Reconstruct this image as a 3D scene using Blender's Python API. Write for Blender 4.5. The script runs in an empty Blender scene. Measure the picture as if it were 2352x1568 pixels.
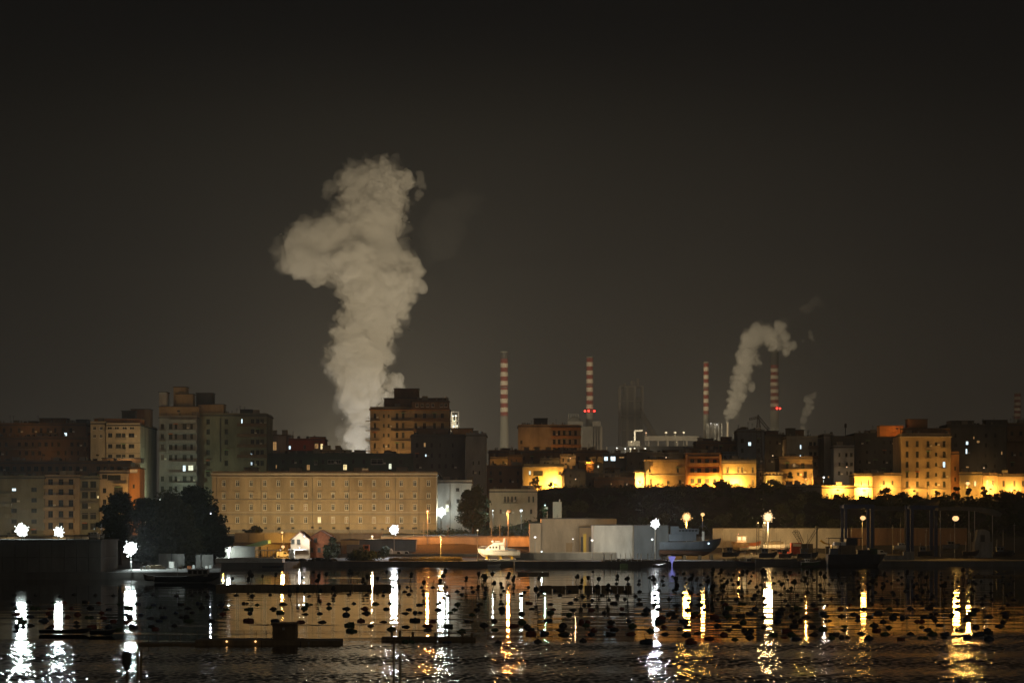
import bpy, bmesh, math, random
from mathutils import Vector, noise, Matrix
random.seed(7)
R = math.radians
SC = bpy.context.scene
COL = SC.collection
F, H, CX, HY = 6000.0, 13.0, 1176.0, 1200.0     # focal length and horizon in units of a 2352-wide frame

# ------------------------------------------------------------------ camera
cd = bpy.data.cameras.new('camera')
cam = bpy.data.objects.new('camera', cd); COL.objects.link(cam)
cam.location = (0, 0, H); cam.rotation_euler = (R(90), 0, 0)
cd.sensor_width = 36.0; cd.lens = 36.0 * F / 2352.0
cd.shift_y = (HY - 784.0) / 2352.0
cd.clip_start = 1.0; cd.clip_end = 12000.0
SC.camera = cam

# ------------------------------------------------------------------ night sky
W = bpy.data.worlds.new('World'); SC.world = W; W.use_nodes = True
wt = W.node_tree; wt.nodes.clear()
wo = wt.nodes.new('ShaderNodeOutputWorld'); bg = wt.nodes.new('ShaderNodeBackground')
tc = wt.nodes.new('ShaderNodeTexCoord'); sx = wt.nodes.new('ShaderNodeSeparateXYZ')
rp = wt.nodes.new('ShaderNodeValToRGB')
wt.links.new(tc.outputs['Generated'], sx.inputs[0]); wt.links.new(sx.outputs['Z'], rp.inputs[0])
e = rp.color_ramp.elements
e[0].position = 0.0; e[0].color = (0.045, 0.0365, 0.0262, 1)
e[1].position = 1.0; e[1].color = (0.0035, 0.0034, 0.0033, 1)
for p, c in ((0.05, (0.0268, 0.0224, 0.0172)), (0.10, (0.0126, 0.0113, 0.0097)), (0.16, (0.0058, 0.0054, 0.0050)), (0.22, (0.0042, 0.0041, 0.0040)), (0.4, (0.0036, 0.0035, 0.0034))):
    k = e.new(p); k.color = (*c, 1)
nn = wt.nodes.new('ShaderNodeTexNoise'); nn.inputs['Scale'].default_value = 5.0; nn.inputs['Detail'].default_value = 3
wt.links.new(tc.outputs['Generated'], nn.inputs['Vector'])
mr = wt.nodes.new('ShaderNodeMapRange'); mr.inputs[1].default_value = 0.3; mr.inputs[2].default_value = 0.7; mr.inputs[3].default_value = 0.84; mr.inputs[4].default_value = 1.18
wt.links.new(nn.outputs['Fac'], mr.inputs[0])
mm = wt.nodes.new('ShaderNodeVectorMath'); mm.operation = 'SCALE'; wt.links.new(rp.outputs[0], mm.inputs[0]); wt.links.new(mr.outputs[0], mm.inputs['Scale'])
wt.links.new(mm.outputs[0], bg.inputs[0]); bg.inputs[1].default_value = 0.78
wt.links.new(bg.outputs[0], wo.inputs[0])

# the glow of the old town behind the camera: one wide, weak, warm sun lamp
sl = bpy.data.lights.new('town_glow', 'SUN'); sl.energy = 0.125; sl.color = (1.0, 0.83, 0.62); sl.angle = R(50)
so = bpy.data.objects.new('town_glow', sl); COL.objects.link(so)
so.location = (-60, -40, 120); so.rotation_euler = (R(64), 0, R(34))

VS = SC.view_settings
SC.display_settings.display_device = 'sRGB'
VS.view_transform = 'Standard'; VS.look = 'None'; VS.gamma = 1.0; VS.exposure = 0.0; VS.use_curve_mapping = False
cy = SC.cycles
cy.use_denoising = True
try: cy.denoiser = 'OPENIMAGEDENOISE'
except Exception: pass
cy.max_bounces = 5; cy.diffuse_bounces = 2; cy.glossy_bounces = 3; cy.transmission_bounces = 2; cy.volume_bounces = 2; cy.transparent_max_bounces = 8
cy.sample_clamp_indirect = 2.0
cy.caustics_reflective = False; cy.caustics_refractive = False
cy.use_light_tree = True
cy.pixel_filter_type = 'BLACKMAN_HARRIS'; cy.filter_width = 1.5

# ------------------------------------------------------------------ helpers
def X(vx, Y): return (vx - CX) * Y / F
def Z(vy, Y): return H - (vy - HY) * Y / F
def S(v, Y): return v * Y / F

def smooth(a, b, x):
    t = min(1, max(0, (x - a) / (b - a))); return t * t * (3 - 2 * t)

def lerp_table(t, y):
    if y <= t[0][0]: return t[0][1]
    for (a, za), (b, zb) in zip(t, t[1:]):
        if y <= b: return za + (zb - za) * (y - a) / (b - a)
    return t[-1][1]

TL = [(740, -3), (778, -3), (783, 1.3), (835, 2.0), (856, 5.6), (861, 6.2), (866, 8.3), (900, 9.2), (1000, 11), (1200, 14), (4600, 14)]
TR = [(740, -3), (778, -3), (783, 1.3), (878, 3.0), (884, 8.0), (905, 11.0), (948, 23.5), (958, 25.8), (1000, 26.2), (1200, 27), (4600, 20)]
def ground_z(x, y):
    w = smooth(-14, 12, x - (y - 900) * 0.02)
    z = lerp_table(TL, y) * (1 - w) + lerp_table(TR, y) * w - 4.2 * smooth(102, 116, x) * smooth(925, 950, y) * (1 - smooth(1000, 1015, y))
    return z

def mk(name, col, rough=0.85, var=0.25, scale=0.35, bump=0.0, metal=0.0, spec=0.3, streak=True):
    m = bpy.data.materials.new(name); m.use_nodes = True
    t = m.node_tree; b = t.nodes['Principled BSDF']
    b.inputs['Roughness'].default_value = rough; b.inputs['Metallic'].default_value = metal
    b.inputs['Specular IOR Level'].default_value = spec
    if var <= 0:
        b.inputs['Base Color'].default_value = (*col, 1); return m
    g = t.nodes.new('ShaderNodeNewGeometry')
    mp = t.nodes.new('ShaderNodeMapping'); mp.inputs['Scale'].default_value = (scale, scale, scale * (0.3 if streak else 1))
    t.links.new(g.outputs['Position'], mp.inputs[0])
    n = t.nodes.new('ShaderNodeTexNoise'); n.inputs['Scale'].default_value = 1.0; n.inputs['Detail'].default_value = 6; n.inputs['Roughness'].default_value = 0.62
    t.links.new(mp.outputs[0], n.inputs['Vector'])
    r = t.nodes.new('ShaderNodeValToRGB')
    r.color_ramp.elements[0].position = 0.28; r.color_ramp.elements[1].position = 0.72
    r.color_ramp.elements[0].color = (*[c * (1 - var) for c in col], 1)
    r.color_ramp.elements[1].color = (*[min(0.9, c * (1 + var * 0.7)) for c in col], 1)
    t.links.new(n.outputs['Fac'], r.inputs[0]); t.links.new(r.outputs[0], b.inputs['Base Color'])
    if bump > 0:
        bp = t.nodes.new('ShaderNodeBump'); bp.inputs['Strength'].default_value = bump; bp.inputs['Distance'].default_value = 0.1
        t.links.new(n.outputs['Fac'], bp.inputs['Height']); t.links.new(bp.outputs[0], b.inputs['Normal'])
    return m

def glow(name, col, strength, sampled=True):
    m = bpy.data.materials.new(name); m.use_nodes = True
    t = m.node_tree; t.nodes.clear()
    o = t.nodes.new('ShaderNodeOutputMaterial'); em = t.nodes.new('ShaderNodeEmission')
    em.inputs[0].default_value = (*col, 1); em.inputs[1].default_value = strength
    t.links.new(em.outputs[0], o.inputs[0])
    m.cycles.emission_sampling = 'AUTO' if sampled else 'NONE'
    return m

class MB:
    def __init__(s): s.v = []; s.f = []
    def add(s, vs, fs):
        o = len(s.v); s.v += [tuple(v) for v in vs]; s.f += [tuple(i + o for i in f) for f in fs]; return s
    def quad(s, a, b, c, d): return s.add((a, b, c, d), ((0, 1, 2, 3),))
    def box(s, x0, x1, y0, y1, z0, z1):
        return s.add([(x0, y0, z0), (x1, y0, z0), (x1, y1, z0), (x0, y1, z0), (x0, y0, z1), (x1, y0, z1), (x1, y1, z1), (x0, y1, z1)],
                     [(0, 3, 2, 1), (4, 5, 6, 7), (0, 1, 5, 4), (1, 2, 6, 5), (2, 3, 7, 6), (3, 0, 4, 7)])
    def cyl(s, a, b, r0, r1=None, n=8, caps=True):
        a, b = Vector(a), Vector(b); r1 = r0 if r1 is None else r1
        d = (b - a).normalized(); u = d.orthogonal().normalized(); w = d.cross(u)
        vs = []
        for p, r in ((a, r0), (b, r1)):
            for i in range(n):
                t = 2 * math.pi * i / n; vs.append(p + (u * math.cos(t) + w * math.sin(t)) * r)
        fs = [(i, (i + 1) % n, n + (i + 1) % n, n + i) for i in range(n)]
        if caps: fs += [tuple(range(n - 1, -1, -1)), tuple(range(n, 2 * n))]
        return s.add(vs, fs)
    def bar(s, a, b, w): return s.cyl(a, b, w * 0.7, n=4)
    def lathe(s, c, prof, n=10):
        vs = []; k = len(prof)
        for r, z in prof:
            for i in range(n):
                t = 2 * math.pi * i / n; vs.append((c[0] + r * math.cos(t), c[1] + r * math.sin(t), c[2] + z))
        fs = [(j * n + i, j * n + (i + 1) % n, (j + 1) * n + (i + 1) % n, (j + 1) * n + i) for j in range(k - 1) for i in range(n)]
        fs += [tuple(range(n - 1, -1, -1)), tuple(range((k - 1) * n, k * n))]
        return s.add(vs, fs)
    def ball(s, c, rx, ry=None, rz=None, n=10, m=6):
        ry = rx if ry is None else ry; rz = rx if rz is None else rz
        vs = [(c[0], c[1], c[2] - rz)]
        for j in range(1, m):
            p = -math.pi / 2 + math.pi * j / m
            for i in range(n):
                t = 2 * math.pi * i / n; vs.append((c[0] + rx * math.cos(p) * math.cos(t), c[1] + ry * math.cos(p) * math.sin(t), c[2] + rz * math.sin(p)))
        vs.append((c[0], c[1], c[2] + rz)); top = len(vs) - 1
        fs = [(0, 1 + (i + 1) % n, 1 + i) for i in range(n)]
        fs += [(1 + j * n + i, 1 + j * n + (i + 1) % n, 1 + (j + 1) * n + (i + 1) % n, 1 + (j + 1) * n + i) for j in range(m - 2) for i in range(n)]
        fs += [(top, 1 + (m - 2) * n + i, 1 + (m - 2) * n + (i + 1) % n) for i in range(n)]
        return s.add(vs, fs)
    def prism(s, poly, y0, y1):           # polygon in x,z extruded along y
        n = len(poly)
        vs = [(x, y0, z) for x, z in poly] + [(x, y1, z) for x, z in poly]
        return s.add(vs, [tuple(range(n)), tuple(range(2 * n - 1, n - 1, -1))] + [(i, n + i, n + (i + 1) % n, (i + 1) % n) for i in range(n)])
    def slab(s, poly, z0, z1):            # polygon in x,y extruded along z
        n = len(poly)
        vs = [(x, y, z0) for x, y in poly] + [(x, y, z1) for x, y in poly]
        return s.add(vs, [tuple(range(n - 1, -1, -1)), tuple(range(n, 2 * n))] + [(i, (i + 1) % n, n + (i + 1) % n, n + i) for i in range(n)])
    def mesh(s, name, mat, org=(0, 0, 0), sm=False):
        me = bpy.data.meshes.new(name)
        me.from_pydata([(x - org[0], y - org[1], z - org[2]) for x, y, z in s.v], [], s.f)
        me.materials.append(mat)
        if sm: me.polygons.foreach_set('use_smooth', [True] * len(me.polygons))
        me.update(); return me
    def build(s, name, mat, parent=None, org=None, sm=False):
        if org is None: org = tuple(parent['_o']) if parent is not None and '_o' in parent else (0, 0, 0)
        o = bpy.data.objects.new(name, s.mesh(name, mat, org, sm)); COL.objects.link(o)
        if parent is not None:
            o.parent = parent
            o['_o'] = org
        return o

def thing(name, label, cat, loc, group=None):
    o = bpy.data.objects.new(name, None); COL.objects.link(o)
    o.location = loc; o['_o'] = tuple(loc); o['label'] = label; o['category'] = cat; o.empty_display_size = 0.5
    if group: o['group'] = group
    return o
def tag(o, label, cat, group=None):
    o['label'] = label; o['category'] = cat
    if group: o['group'] = group
    return o
def solo(mb, name, mat, label, cat, loc=(0, 0, 0), group=None, sm=False):
    o = mb.build(name, mat, None, loc, sm); o.location = loc
    return tag(o, label, cat, group)
def struct(mb, name, mat, kind='structure', sm=False):
    o = mb.build(name, mat, None, (0, 0, 0), sm); o['kind'] = kind; return o
def inst(me, name, parent, loc):
    o = bpy.data.objects.new(name, me); COL.objects.link(o); o.parent = parent; o.location = loc; return o

# ------------------------------------------------------------------ materials
M = {}
def wall(name, c, **k): M[name] = mk('wall_' + name, c, **{'rough': 0.9, 'var': 0.42, 'scale': 0.2, 'bump': 0.3, **k}); return M[name]
wall('ochre', (0.40, 0.31, 0.19)); wall('cream', (0.50, 0.42, 0.30)); wall('grey', (0.30, 0.29, 0.27)); wall('white', (0.62, 0.61, 0.57))
wall('red', (0.30, 0.085, 0.045)); wall('brown', (0.20, 0.125, 0.075)); wall('olive', (0.26, 0.25, 0.17)); wall('tan', (0.40, 0.30, 0.18))
wall('dark', (0.12, 0.115, 0.10)); wall('slate', (0.17, 0.19, 0.21)); wall('orange', (0.48, 0.24, 0.09)); wall('yellow', (0.58, 0.46, 0.24))
wall('brick', (0.34, 0.13, 0.06), scale=1.2, streak=False); wall('concrete', (0.24, 0.235, 0.22), scale=0.6); wall('darkgreen', (0.09, 0.12, 0.09))
M['roof'] = mk('roof_felt', (0.10, 0.095, 0.09), 0.95, 0.3, 0.5); M['tile'] = mk('roof_clay', (0.16, 0.09, 0.06), 0.9, 0.35, 1.5)
M['trim'] = mk('trim_stone', (0.46, 0.40, 0.30), 0.8, 0.2, 0.6); M['trimd'] = mk('trim_dark_stone', (0.25, 0.22, 0.17), 0.8, 0.2, 0.6)  # second trim is a darker tone of the same stone
M['frame'] = mk('window_paint', (0.74, 0.70, 0.60), 0.6, 0.12, 2); M['framed'] = mk('window_dark_paint', (0.12, 0.11, 0.09), 0.6, 0.2, 2)
M['glass'] = mk('window_glass', (0.015, 0.017, 0.018), 0.12, 0.0, spec=0.5); M['shutter'] = mk('shutter_paint', (0.035, 0.04, 0.03), 0.7, 0.3, 3)
M['rail'] = mk('balcony_rail', (0.10, 0.09, 0.08), 0.7, 0.2, 2); M['steel'] = mk('galvanised_steel', (0.35, 0.35, 0.34), 0.55, 0.2, 1.5, metal=0.3)
M['iron'] = mk('dark_iron', (0.05, 0.05, 0.05), 0.65, 0.3, 1.5); M['rust'] = mk('rusty_iron', (0.12, 0.06, 0.035), 0.85, 0.4, 1.0)
M['blue'] = mk('blue_paint', (0.03, 0.05, 0.12), 0.55, 0.3, 0.8); M['wood'] = mk('weathered_wood', (0.19, 0.145, 0.09), 0.9, 0.35, 1.5)
M['hullw'] = mk('white_gelcoat', (0.72, 0.71, 0.67), 0.35, 0.08, 0.8); M['hullg'] = mk('grey_hull_paint', (0.12, 0.14, 0.17), 0.6, 0.3, 0.5)
M['hullk'] = mk('dark_hull_paint', (0.035, 0.04, 0.05), 0.5, 0.3, 0.8); M['redp'] = mk('red_lead_paint', (0.30, 0.05, 0.03), 0.7, 0.3, 0.6)
M['orangep'] = mk('orange_paint', (0.50, 0.17, 0.06), 0.6, 0.2, 1.0); M['yellowp'] = mk('yellow_paint', (0.60, 0.40, 0.05), 0.5, 0.2, 1.0)
M['tarp'] = mk('white_tarpaulin', (0.60, 0.63, 0.62), 0.6, 0.15, 0.8); M['green'] = mk('green_sheet', (0.22, 0.34, 0.16), 0.7, 0.2, 0.8)
M['ground'] = mk('earth_and_asphalt', (0.075, 0.068, 0.055), 0.95, 0.4, 0.15, bump=0.4, streak=False)
M['quay'] = mk('quay_concrete', (0.13, 0.125, 0.115), 0.9, 0.4, 0.25, bump=0.4)
M['leaf'] = mk('dark_foliage', (0.05, 0.065, 0.03), 0.8, 0.5, 0.9, streak=False); M['leaf2'] = mk('olive_foliage', (0.12, 0.13, 0.065), 0.8, 0.5, 0.9, streak=False)
M['bark'] = mk('bark', (0.11, 0.08, 0.055), 0.95, 0.3, 2); M['reed'] = mk('dry_reeds', (0.24, 0.19, 0.09), 0.9, 0.35, 1.5)
M['buoyk'] = mk('black_plastic', (0.04, 0.04, 0.042), 0.4, 0.4, 2); M['buoyb'] = mk('blue_black_plastic', (0.035, 0.05, 0.08), 0.4, 0.4, 2)
M['buoyr'] = mk('faded_red_plastic', (0.15, 0.045, 0.03), 0.45, 0.4, 2); M['buoyg'] = mk('weedy_green_plastic', (0.05, 0.085, 0.04), 0.55, 0.4, 2)
M['net'] = mk('wet_net', (0.035, 0.035, 0.028), 0.7, 0.4, 3)
M['cwhite'] = mk('chimney_white', (0.42, 0.37, 0.30), 0.85, 0.15, 0.1); M['cred'] = mk('chimney_red', (0.17, 0.036, 0.027), 0.85, 0.2, 0.1)
M['cgrey'] = mk('chimney_concrete', (0.15, 0.147, 0.125), 0.9, 0.15, 0.05); M['plant'] = mk('plant_steelwork', (0.12, 0.11, 0.10), 0.8, 0.3, 0.05)
M['plantg'] = mk('plant_cladding', (0.09, 0.088, 0.08), 0.8, 0.25, 0.05)
M['warm'] = glow('lit_pane_warm', (1.0, 0.78, 0.36), 1.5); M['cool'] = glow('lit_pane_cool', (0.72, 0.92, 1.0), 1.8)
M['pale'] = glow('lit_pane_pale', (0.95, 1.0, 0.72), 1.2); M['dimwarm'] = glow('lit_pane_dim', (1.0, 0.55, 0.2), 0.35)
# ------------------------------------------------------------------ ground, water, quays
def build_ground():
    xs = sorted(set([-1500, -1000, -700, -500, -400] + list(range(-320, 321, 8)) + [400, 500, 700, 1000, 1500]))
    ys = sorted(set([740, 760] + [y for y, _ in TL if y < 4000] + [y for y, _ in TR if y < 4000] + list(range(780, 1010, 10)) + [1050, 1100, 1400, 1800, 2400, 3000, 3600, 4600]))
    mb = MB(); n = len(xs)
    for y in ys:
        for x in xs:
            k = noise.noise((x * 0.06, y * 0.06, 3.1)) * (0.5 if y > 788 else 0.15)
            mb.v.append((x, y, ground_z(x, y) + k))
    for j in range(len(ys) - 1):
        for i in range(n - 1):
            mb.f.append((j * n + i, j * n + i + 1, (j + 1) * n + i + 1, (j + 1) * n + i))
    struct(mb, 'ground', M['ground'], sm=True)
build_ground()

def water_material():
    m = bpy.data.materials.new('harbour_water'); m.use_nodes = True
    t = m.node_tree; b = t.nodes['Principled BSDF']; L = t.links
    b.inputs['Base Color'].default_value = (0.004, 0.0055, 0.006, 1); b.inputs['IOR'].default_value = 1.33
    g = t.nodes.new('ShaderNodeNewGeometry'); sp = t.nodes.new('ShaderNodeSeparateXYZ'); L.new(g.outputs['Position'], sp.inputs[0])
    def mapped(sc):
        mp = t.nodes.new('ShaderNodeMapping'); mp.inputs['Scale'].default_value = sc; L.new(g.outputs['Position'], mp.inputs[0]); return mp.outputs[0]
    def nz(sc, det=3, rough=0.55):
        n = t.nodes.new('ShaderNodeTexNoise'); n.inputs['Scale'].default_value = 1; n.inputs['Detail'].default_value = det; n.inputs['Roughness'].default_value = rough
        L.new(mapped(sc), n.inputs['Vector']); return n.outputs['Fac']
    def mth(op, a, b_=None):
        k = t.nodes.new('ShaderNodeMath'); k.operation = op
        for i, q in enumerate((a, b_)):
            if q is None: continue
            if isinstance(q, (int, float)): k.inputs[i].default_value = q
            else: L.new(q, k.inputs[i])
        return k.outputs[0]
    def rng(v, a, b_, c, d):
        k = t.nodes.new('ShaderNodeMapRange'); k.interpolation_type = 'SMOOTHSTEP'; L.new(v, k.inputs[0])
        for i, q in enumerate((a, b_, c, d)): k.inputs[i + 1].default_value = q
        return k.outputs[0]
    far = rng(sp.outputs['Y'], 560, 760, 0.0, 0.030)
    patch = rng(nz((0.006, 0.05, 1), 3), 0.5, 0.7, 0.0, 0.022)
    near = rng(sp.outputs['Y'], 262, 300, 0.03, 0.0)
    L.new(mth('ADD', 0.030, mth('ADD', near, mth('ADD', far, patch))), b.inputs['Roughness'])
    return m
def build_water():
    import numpy as np
    rg = np.random.RandomState(5)
    def waves(n, l0, l1, slope, spread, x, y):
        h = np.zeros_like(x)
        for _ in range(n):
            lam = l0 * (l1 / l0) ** rg.rand(); k = 2 * math.pi / lam; a = math.pi / 2 + rg.uniform(-spread, spread); ph = rg.uniform(0, 6.283)
            h += slope / k * np.sin(k * (math.cos(a) * x + math.sin(a) * y) + ph)
        return h
    V, Fc = [], []; base = 0
    for (y0, y1, dy, dx, wv) in ((203, 330, .20, .125, 'near'), (330, 430, .8, .30, 'mid'), (430, 782, 1.5, .55, 'far')):
        ny = int((y1 - y0) / dy) + 1; hw = y1 * .196 * 1.10; nx = int(2 * hw / dx) + 1
        yy, xx = np.meshgrid(np.linspace(y0, y1, ny), np.linspace(-hw, hw, nx), indexing='ij')
        wob = 16 * np.sin(xx * .043 + 1) + 9 * np.sin(xx * .11 + 2.2 + yy * .01)
        ruffle = 1 / (1 + np.exp((yy + wob * .45 - 284 - xx * .28) / 3.5))                      # breeze close by, calm among the floats
        gust = np.clip(np.sin(yy * .061 + xx * .006 + 1.3) * np.sin(yy * .023 - xx * .011) * 2.2 - .7, 0, 1)
        h = waves(12, 6, 26, .0011, .5, xx, yy)
        if wv == 'near': h = h + waves(46, .45, 1.35, .029, 1.57, xx, yy) * (.03 + .97 * ruffle) * (.65 + .35 * np.sin(yy * .21 + xx * .02))
        else: h = h + waves(16, 3.0 if wv == 'mid' else 5.0, 12, .0016, .7, xx, yy) * (.7 + 1.6 * gust)
        V.append(np.stack([xx, yy, h], -1).reshape(-1, 3))
        idx = np.arange(ny * nx).reshape(ny, nx) + base; base += ny * nx
        Fc.append(np.stack([idx[:-1, :-1], idx[:-1, 1:], idx[1:, 1:], idx[1:, :-1]], -1).reshape(-1, 4))
        if wv == 'near': first = base
    V = np.concatenate(V); Fc = np.concatenate(Fc)
    flat = [(-1500, -40, -.02), (1500, -40, -.02), (1500, 203.3, -.02), (-1500, 203.3, -.02), (-1500, 203, -.05), (-62, 203, -.05), (-168, 800, -.05), (-1500, 800, -.05), (62, 203, -.05), (1500, 203, -.05), (1500, 800, -.05), (168, 800, -.05)]
    V = np.concatenate([V, np.array(flat)]); Fc = np.concatenate([Fc, np.arange(12).reshape(3, 4) + base])
    # a darker bed below, so that no seam shows
    me = bpy.data.meshes.new('water'); me.vertices.add(len(V)); me.vertices.foreach_set('co', V.astype('f4').ravel())
    me.loops.add(len(Fc) * 4); me.loops.foreach_set('vertex_index', Fc.astype('i4').ravel())
    me.polygons.add(len(Fc)); me.polygons.foreach_set('loop_start', (np.arange(len(Fc)) * 4).astype('i4'))
    me.polygons.foreach_set('use_smooth', [True] * len(Fc)); me.update(calc_edges=True); me.materials.append(water_material())
    o = bpy.data.objects.new('water', me); COL.objects.link(o); o['kind'] = 'structure'
build_water()

# low quay in front of the yards, with a kerb
qp = [(-420, 602), (X(505, 602), 602), (X(508, 742), 742), (X(652, 742), 742), (X(690, 772), 772), (X(1180, 776), 776), (X(1182, 768), 768), (X(1535, 768), 768), (X(1537, 780), 780), (420, 780), (420, 838), (-420, 838)]
struct(MB().slab(qp, -2.5, 1.62), 'quay', M['quay'])

# ------------------------------------------------------------------ haze over the bay
hb = MB().box(-1700, 1700, -60, 4800, -5, 470)
hz = bpy.data.materials.new('night_haze'); hz.use_nodes = True
ht = hz.node_tree; ht.nodes.clear(); ho = ht.nodes.new('ShaderNodeOutputMaterial'); hv = ht.nodes.new('ShaderNodeVolumePrincipled')
hv.inputs['Color'].default_value = (0.86, 0.88, 0.90, 1); hv.inputs['Density'].default_value = 0.00011; hv.inputs['Anisotropy'].default_value = 0.35
ht.links.new(hv.outputs[0], ho.inputs['Volume'])
struct(hb, 'haze', hz, 'stuff')

# ------------------------------------------------------------------ steam plumes
def steam(name, dens, solid):
    m = bpy.data.materials.new(name); m.use_nodes = True
    t = m.node_tree; t.nodes.clear(); o = t.nodes.new('ShaderNodeOutputMaterial')
    v = t.nodes.new('ShaderNodeVolumePrincipled'); v.inputs['Color'].default_value = (0.97, 0.96, 0.94, 1); v.inputs['Density'].default_value = dens; v.inputs['Anisotropy'].default_value = 0.0
    tr = t.nodes.new('ShaderNodeBsdfTransparent'); df = t.nodes.new('ShaderNodeBsdfDiffuse'); df.inputs[0].default_value = (0.8, 0.79, 0.76, 1); tl = t.nodes.new('ShaderNodeBsdfTranslucent'); tl.inputs[0].default_value = (0.8, 0.79, 0.76, 1); di = t.nodes.new('ShaderNodeMixShader'); di.inputs[0].default_value = 0.4; t.links.new(df.outputs[0], di.inputs[1]); t.links.new(tl.outputs[0], di.inputs[2])
    mx = t.nodes.new('ShaderNodeMixShader'); mx.inputs[0].default_value = solid
    t.links.new(tr.outputs[0], mx.inputs[1]); t.links.new(di.outputs[0], mx.inputs[2])
    t.links.new(mx.outputs[0], o.inputs['Surface']); t.links.new(v.outputs[0], o.inputs['Volume'])
    return m
M['steam'] = steam('dense_steam', 0.06, 0.06); M['wisp'] = steam('thin_steam', 0.022, 0.02); M['fringe'] = steam('steam_fringe', 0.010, 0.0); M['thin'] = steam('fading_steam', 0.026, 0.04)

def plume(name, label, blobs, Y, mat, voxel, amp, seed, org, cat='steam plume', oct_=6, parent=None):
    rnd = random.Random(seed); bm = bmesh.new()
    k = Y / F
    for vx, vy, r in blobs:
        c = Vector((X(vx, Y), Y + rnd.uniform(-0.35, 0.35) * r * k, Z(vy, Y)))
        bmesh.ops.create_icosphere(bm, subdivisions=3, radius=r * k, matrix=Matrix.Translation(c))
        for _ in range(5 if r * k > 8 else 2):              # smaller puffs on the flank of each billow
            d = Vector((rnd.uniform(-1, 1), rnd.uniform(-1, 0.6), rnd.uniform(-1, 1))).normalized(); q = rnd.uniform(0.3, 0.5)
            bmesh.ops.create_icosphere(bm, subdivisions=2, radius=r * k * q, matrix=Matrix.Translation(c + d * r * k * (1.04 - q * 0.75)))
    me = bpy.data.meshes.new(name); bm.to_mesh(me); bm.free()
    o = bpy.data.objects.new(name, me); COL.objects.link(o)
    md = o.modifiers.new('remesh', 'REMESH'); md.mode = 'VOXEL'; md.voxel_size = voxel
    dg = bpy.context.evaluated_depsgraph_get()
    me2 = bpy.data.meshes.new_from_object(o.evaluated_get(dg)); o.modifiers.clear(); o.data = me2; bpy.data.meshes.remove(me)
    me2.name = name
    f = 1.0 / (amp * 3.0); off = Vector((seed * 3.7, 0, 0)); co = []
    for v in me2.vertices:
        md_ = 0.45 + 1.1 * max(0, min(1, noise.noise(v.co * f * 0.28 + off) + 0.5)); co.append(v.co + v.normal * (md_ * (noise.turbulence(v.co * f + off, oct_, True, amplitude_scale=0.55, frequency_scale=2.1) * 2.4 - 0.95) * amp) - Vector(org))
    me2.vertices.foreach_set('co', [q for c in co for q in c])
    o.location = org
    me2.materials.clear(); me2.materials.append(mat)
    me2.polygons.foreach_set('use_smooth', [True] * len(me2.polygons)); me2.update()
    if label is None:
        o.parent = parent; o.location = Vector(org) - parent.location; return o
    return tag(o, label, cat)

A = lambda u, w, r: (574.2 + u * 0.4393, 344.5 + w * 0.4393, r * 0.4393)
big = [A(*q) for q in ((560, 1660, 55), (565, 1560, 52), (568, 1480, 56), (572, 1400, 66), (590, 1345, 80), (560, 1290, 105), (610, 1290, 85), (560, 1200, 110), (610, 1180, 105), (540, 1090, 118), (620, 1080, 112),
       (545, 1000, 118), (640, 990, 100), (560, 910, 108), (670, 900, 110), (610, 810, 108), (715, 800, 110), (600, 710, 125), (740, 700, 125), (830, 650, 70), (800, 600, 80), (850, 690, 45), (560, 600, 150), (690, 590, 130),
       (260, 575, 92), (330, 600, 80), (225, 580, 60), (420, 570, 105), (310, 450, 92), (240, 460, 52), (220, 510, 50), (430, 460, 120), (560, 470, 150), (680, 450, 95), (520, 370, 110), (640, 360, 150), (700, 270, 120), (590, 260, 120), (620, 170, 110),
       (700, 150, 85), (755, 200, 68), (650, 100, 58), (540, 170, 68), (620, 70, 28), (345, 680, 28), (380, 660, 40))]
pb = plume('steam_plume', 'huge pale steam column rising behind the balconied tower block', big, 3000, M['steam'], 1.7, 5.6, 1, (X(820, 3000), 3000, 20))
plume('steam_wisp', 'ragged scrap of steam drifting beside the crown of the huge column', [A(*q) for q in ((890, 150, 26), (900, 185, 20), (880, 225, 18), (880, 260, 12))], 3010, M['wisp'], 2.0, 4, 2, (X(965, 3010), 3010, 370), 'steam wisp')
plume('steam_wisp', 'torn steam at the shoulder of the huge column, above its bulge', [A(*q) for q in ((470, 170, 40), (420, 200, 34), (400, 240, 24), (490, 130, 30))], 3015, M['wisp'], 2.0, 5, 3, (X(760, 3015), 3015, 370), 'steam wisp')
plume('steam_wisp', 'ragged steam curling off the column just above the tower block roof', [A(*q) for q in ((765, 1205, 36), (730, 1240, 30), (715, 1270, 30), (790, 1225, 22), (720, 1190, 22))], 3005, M['steam'], 1.8, 4.5, 4, (X(905, 3005), 3005, 160), 'steam wisp')
plume('steam_wisp', 'faint smoke veil hanging in the sky beside the huge column', [A(*q) for q in ((1020, 340, 90), (1110, 290, 80), (1170, 270, 50), (960, 430, 90), (1000, 500, 90), (920, 560, 60), (1060, 420, 80))], 3060, steam('veil', 0.0011, 0.0), 4.0, 4, 5, (X(1030, 3060), 3060, 340), 'smoke')
B = lambda u, w, r: (1550.4 + u * 0.2563, 631.6 + w * 0.2563, r * 0.2563)
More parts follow.
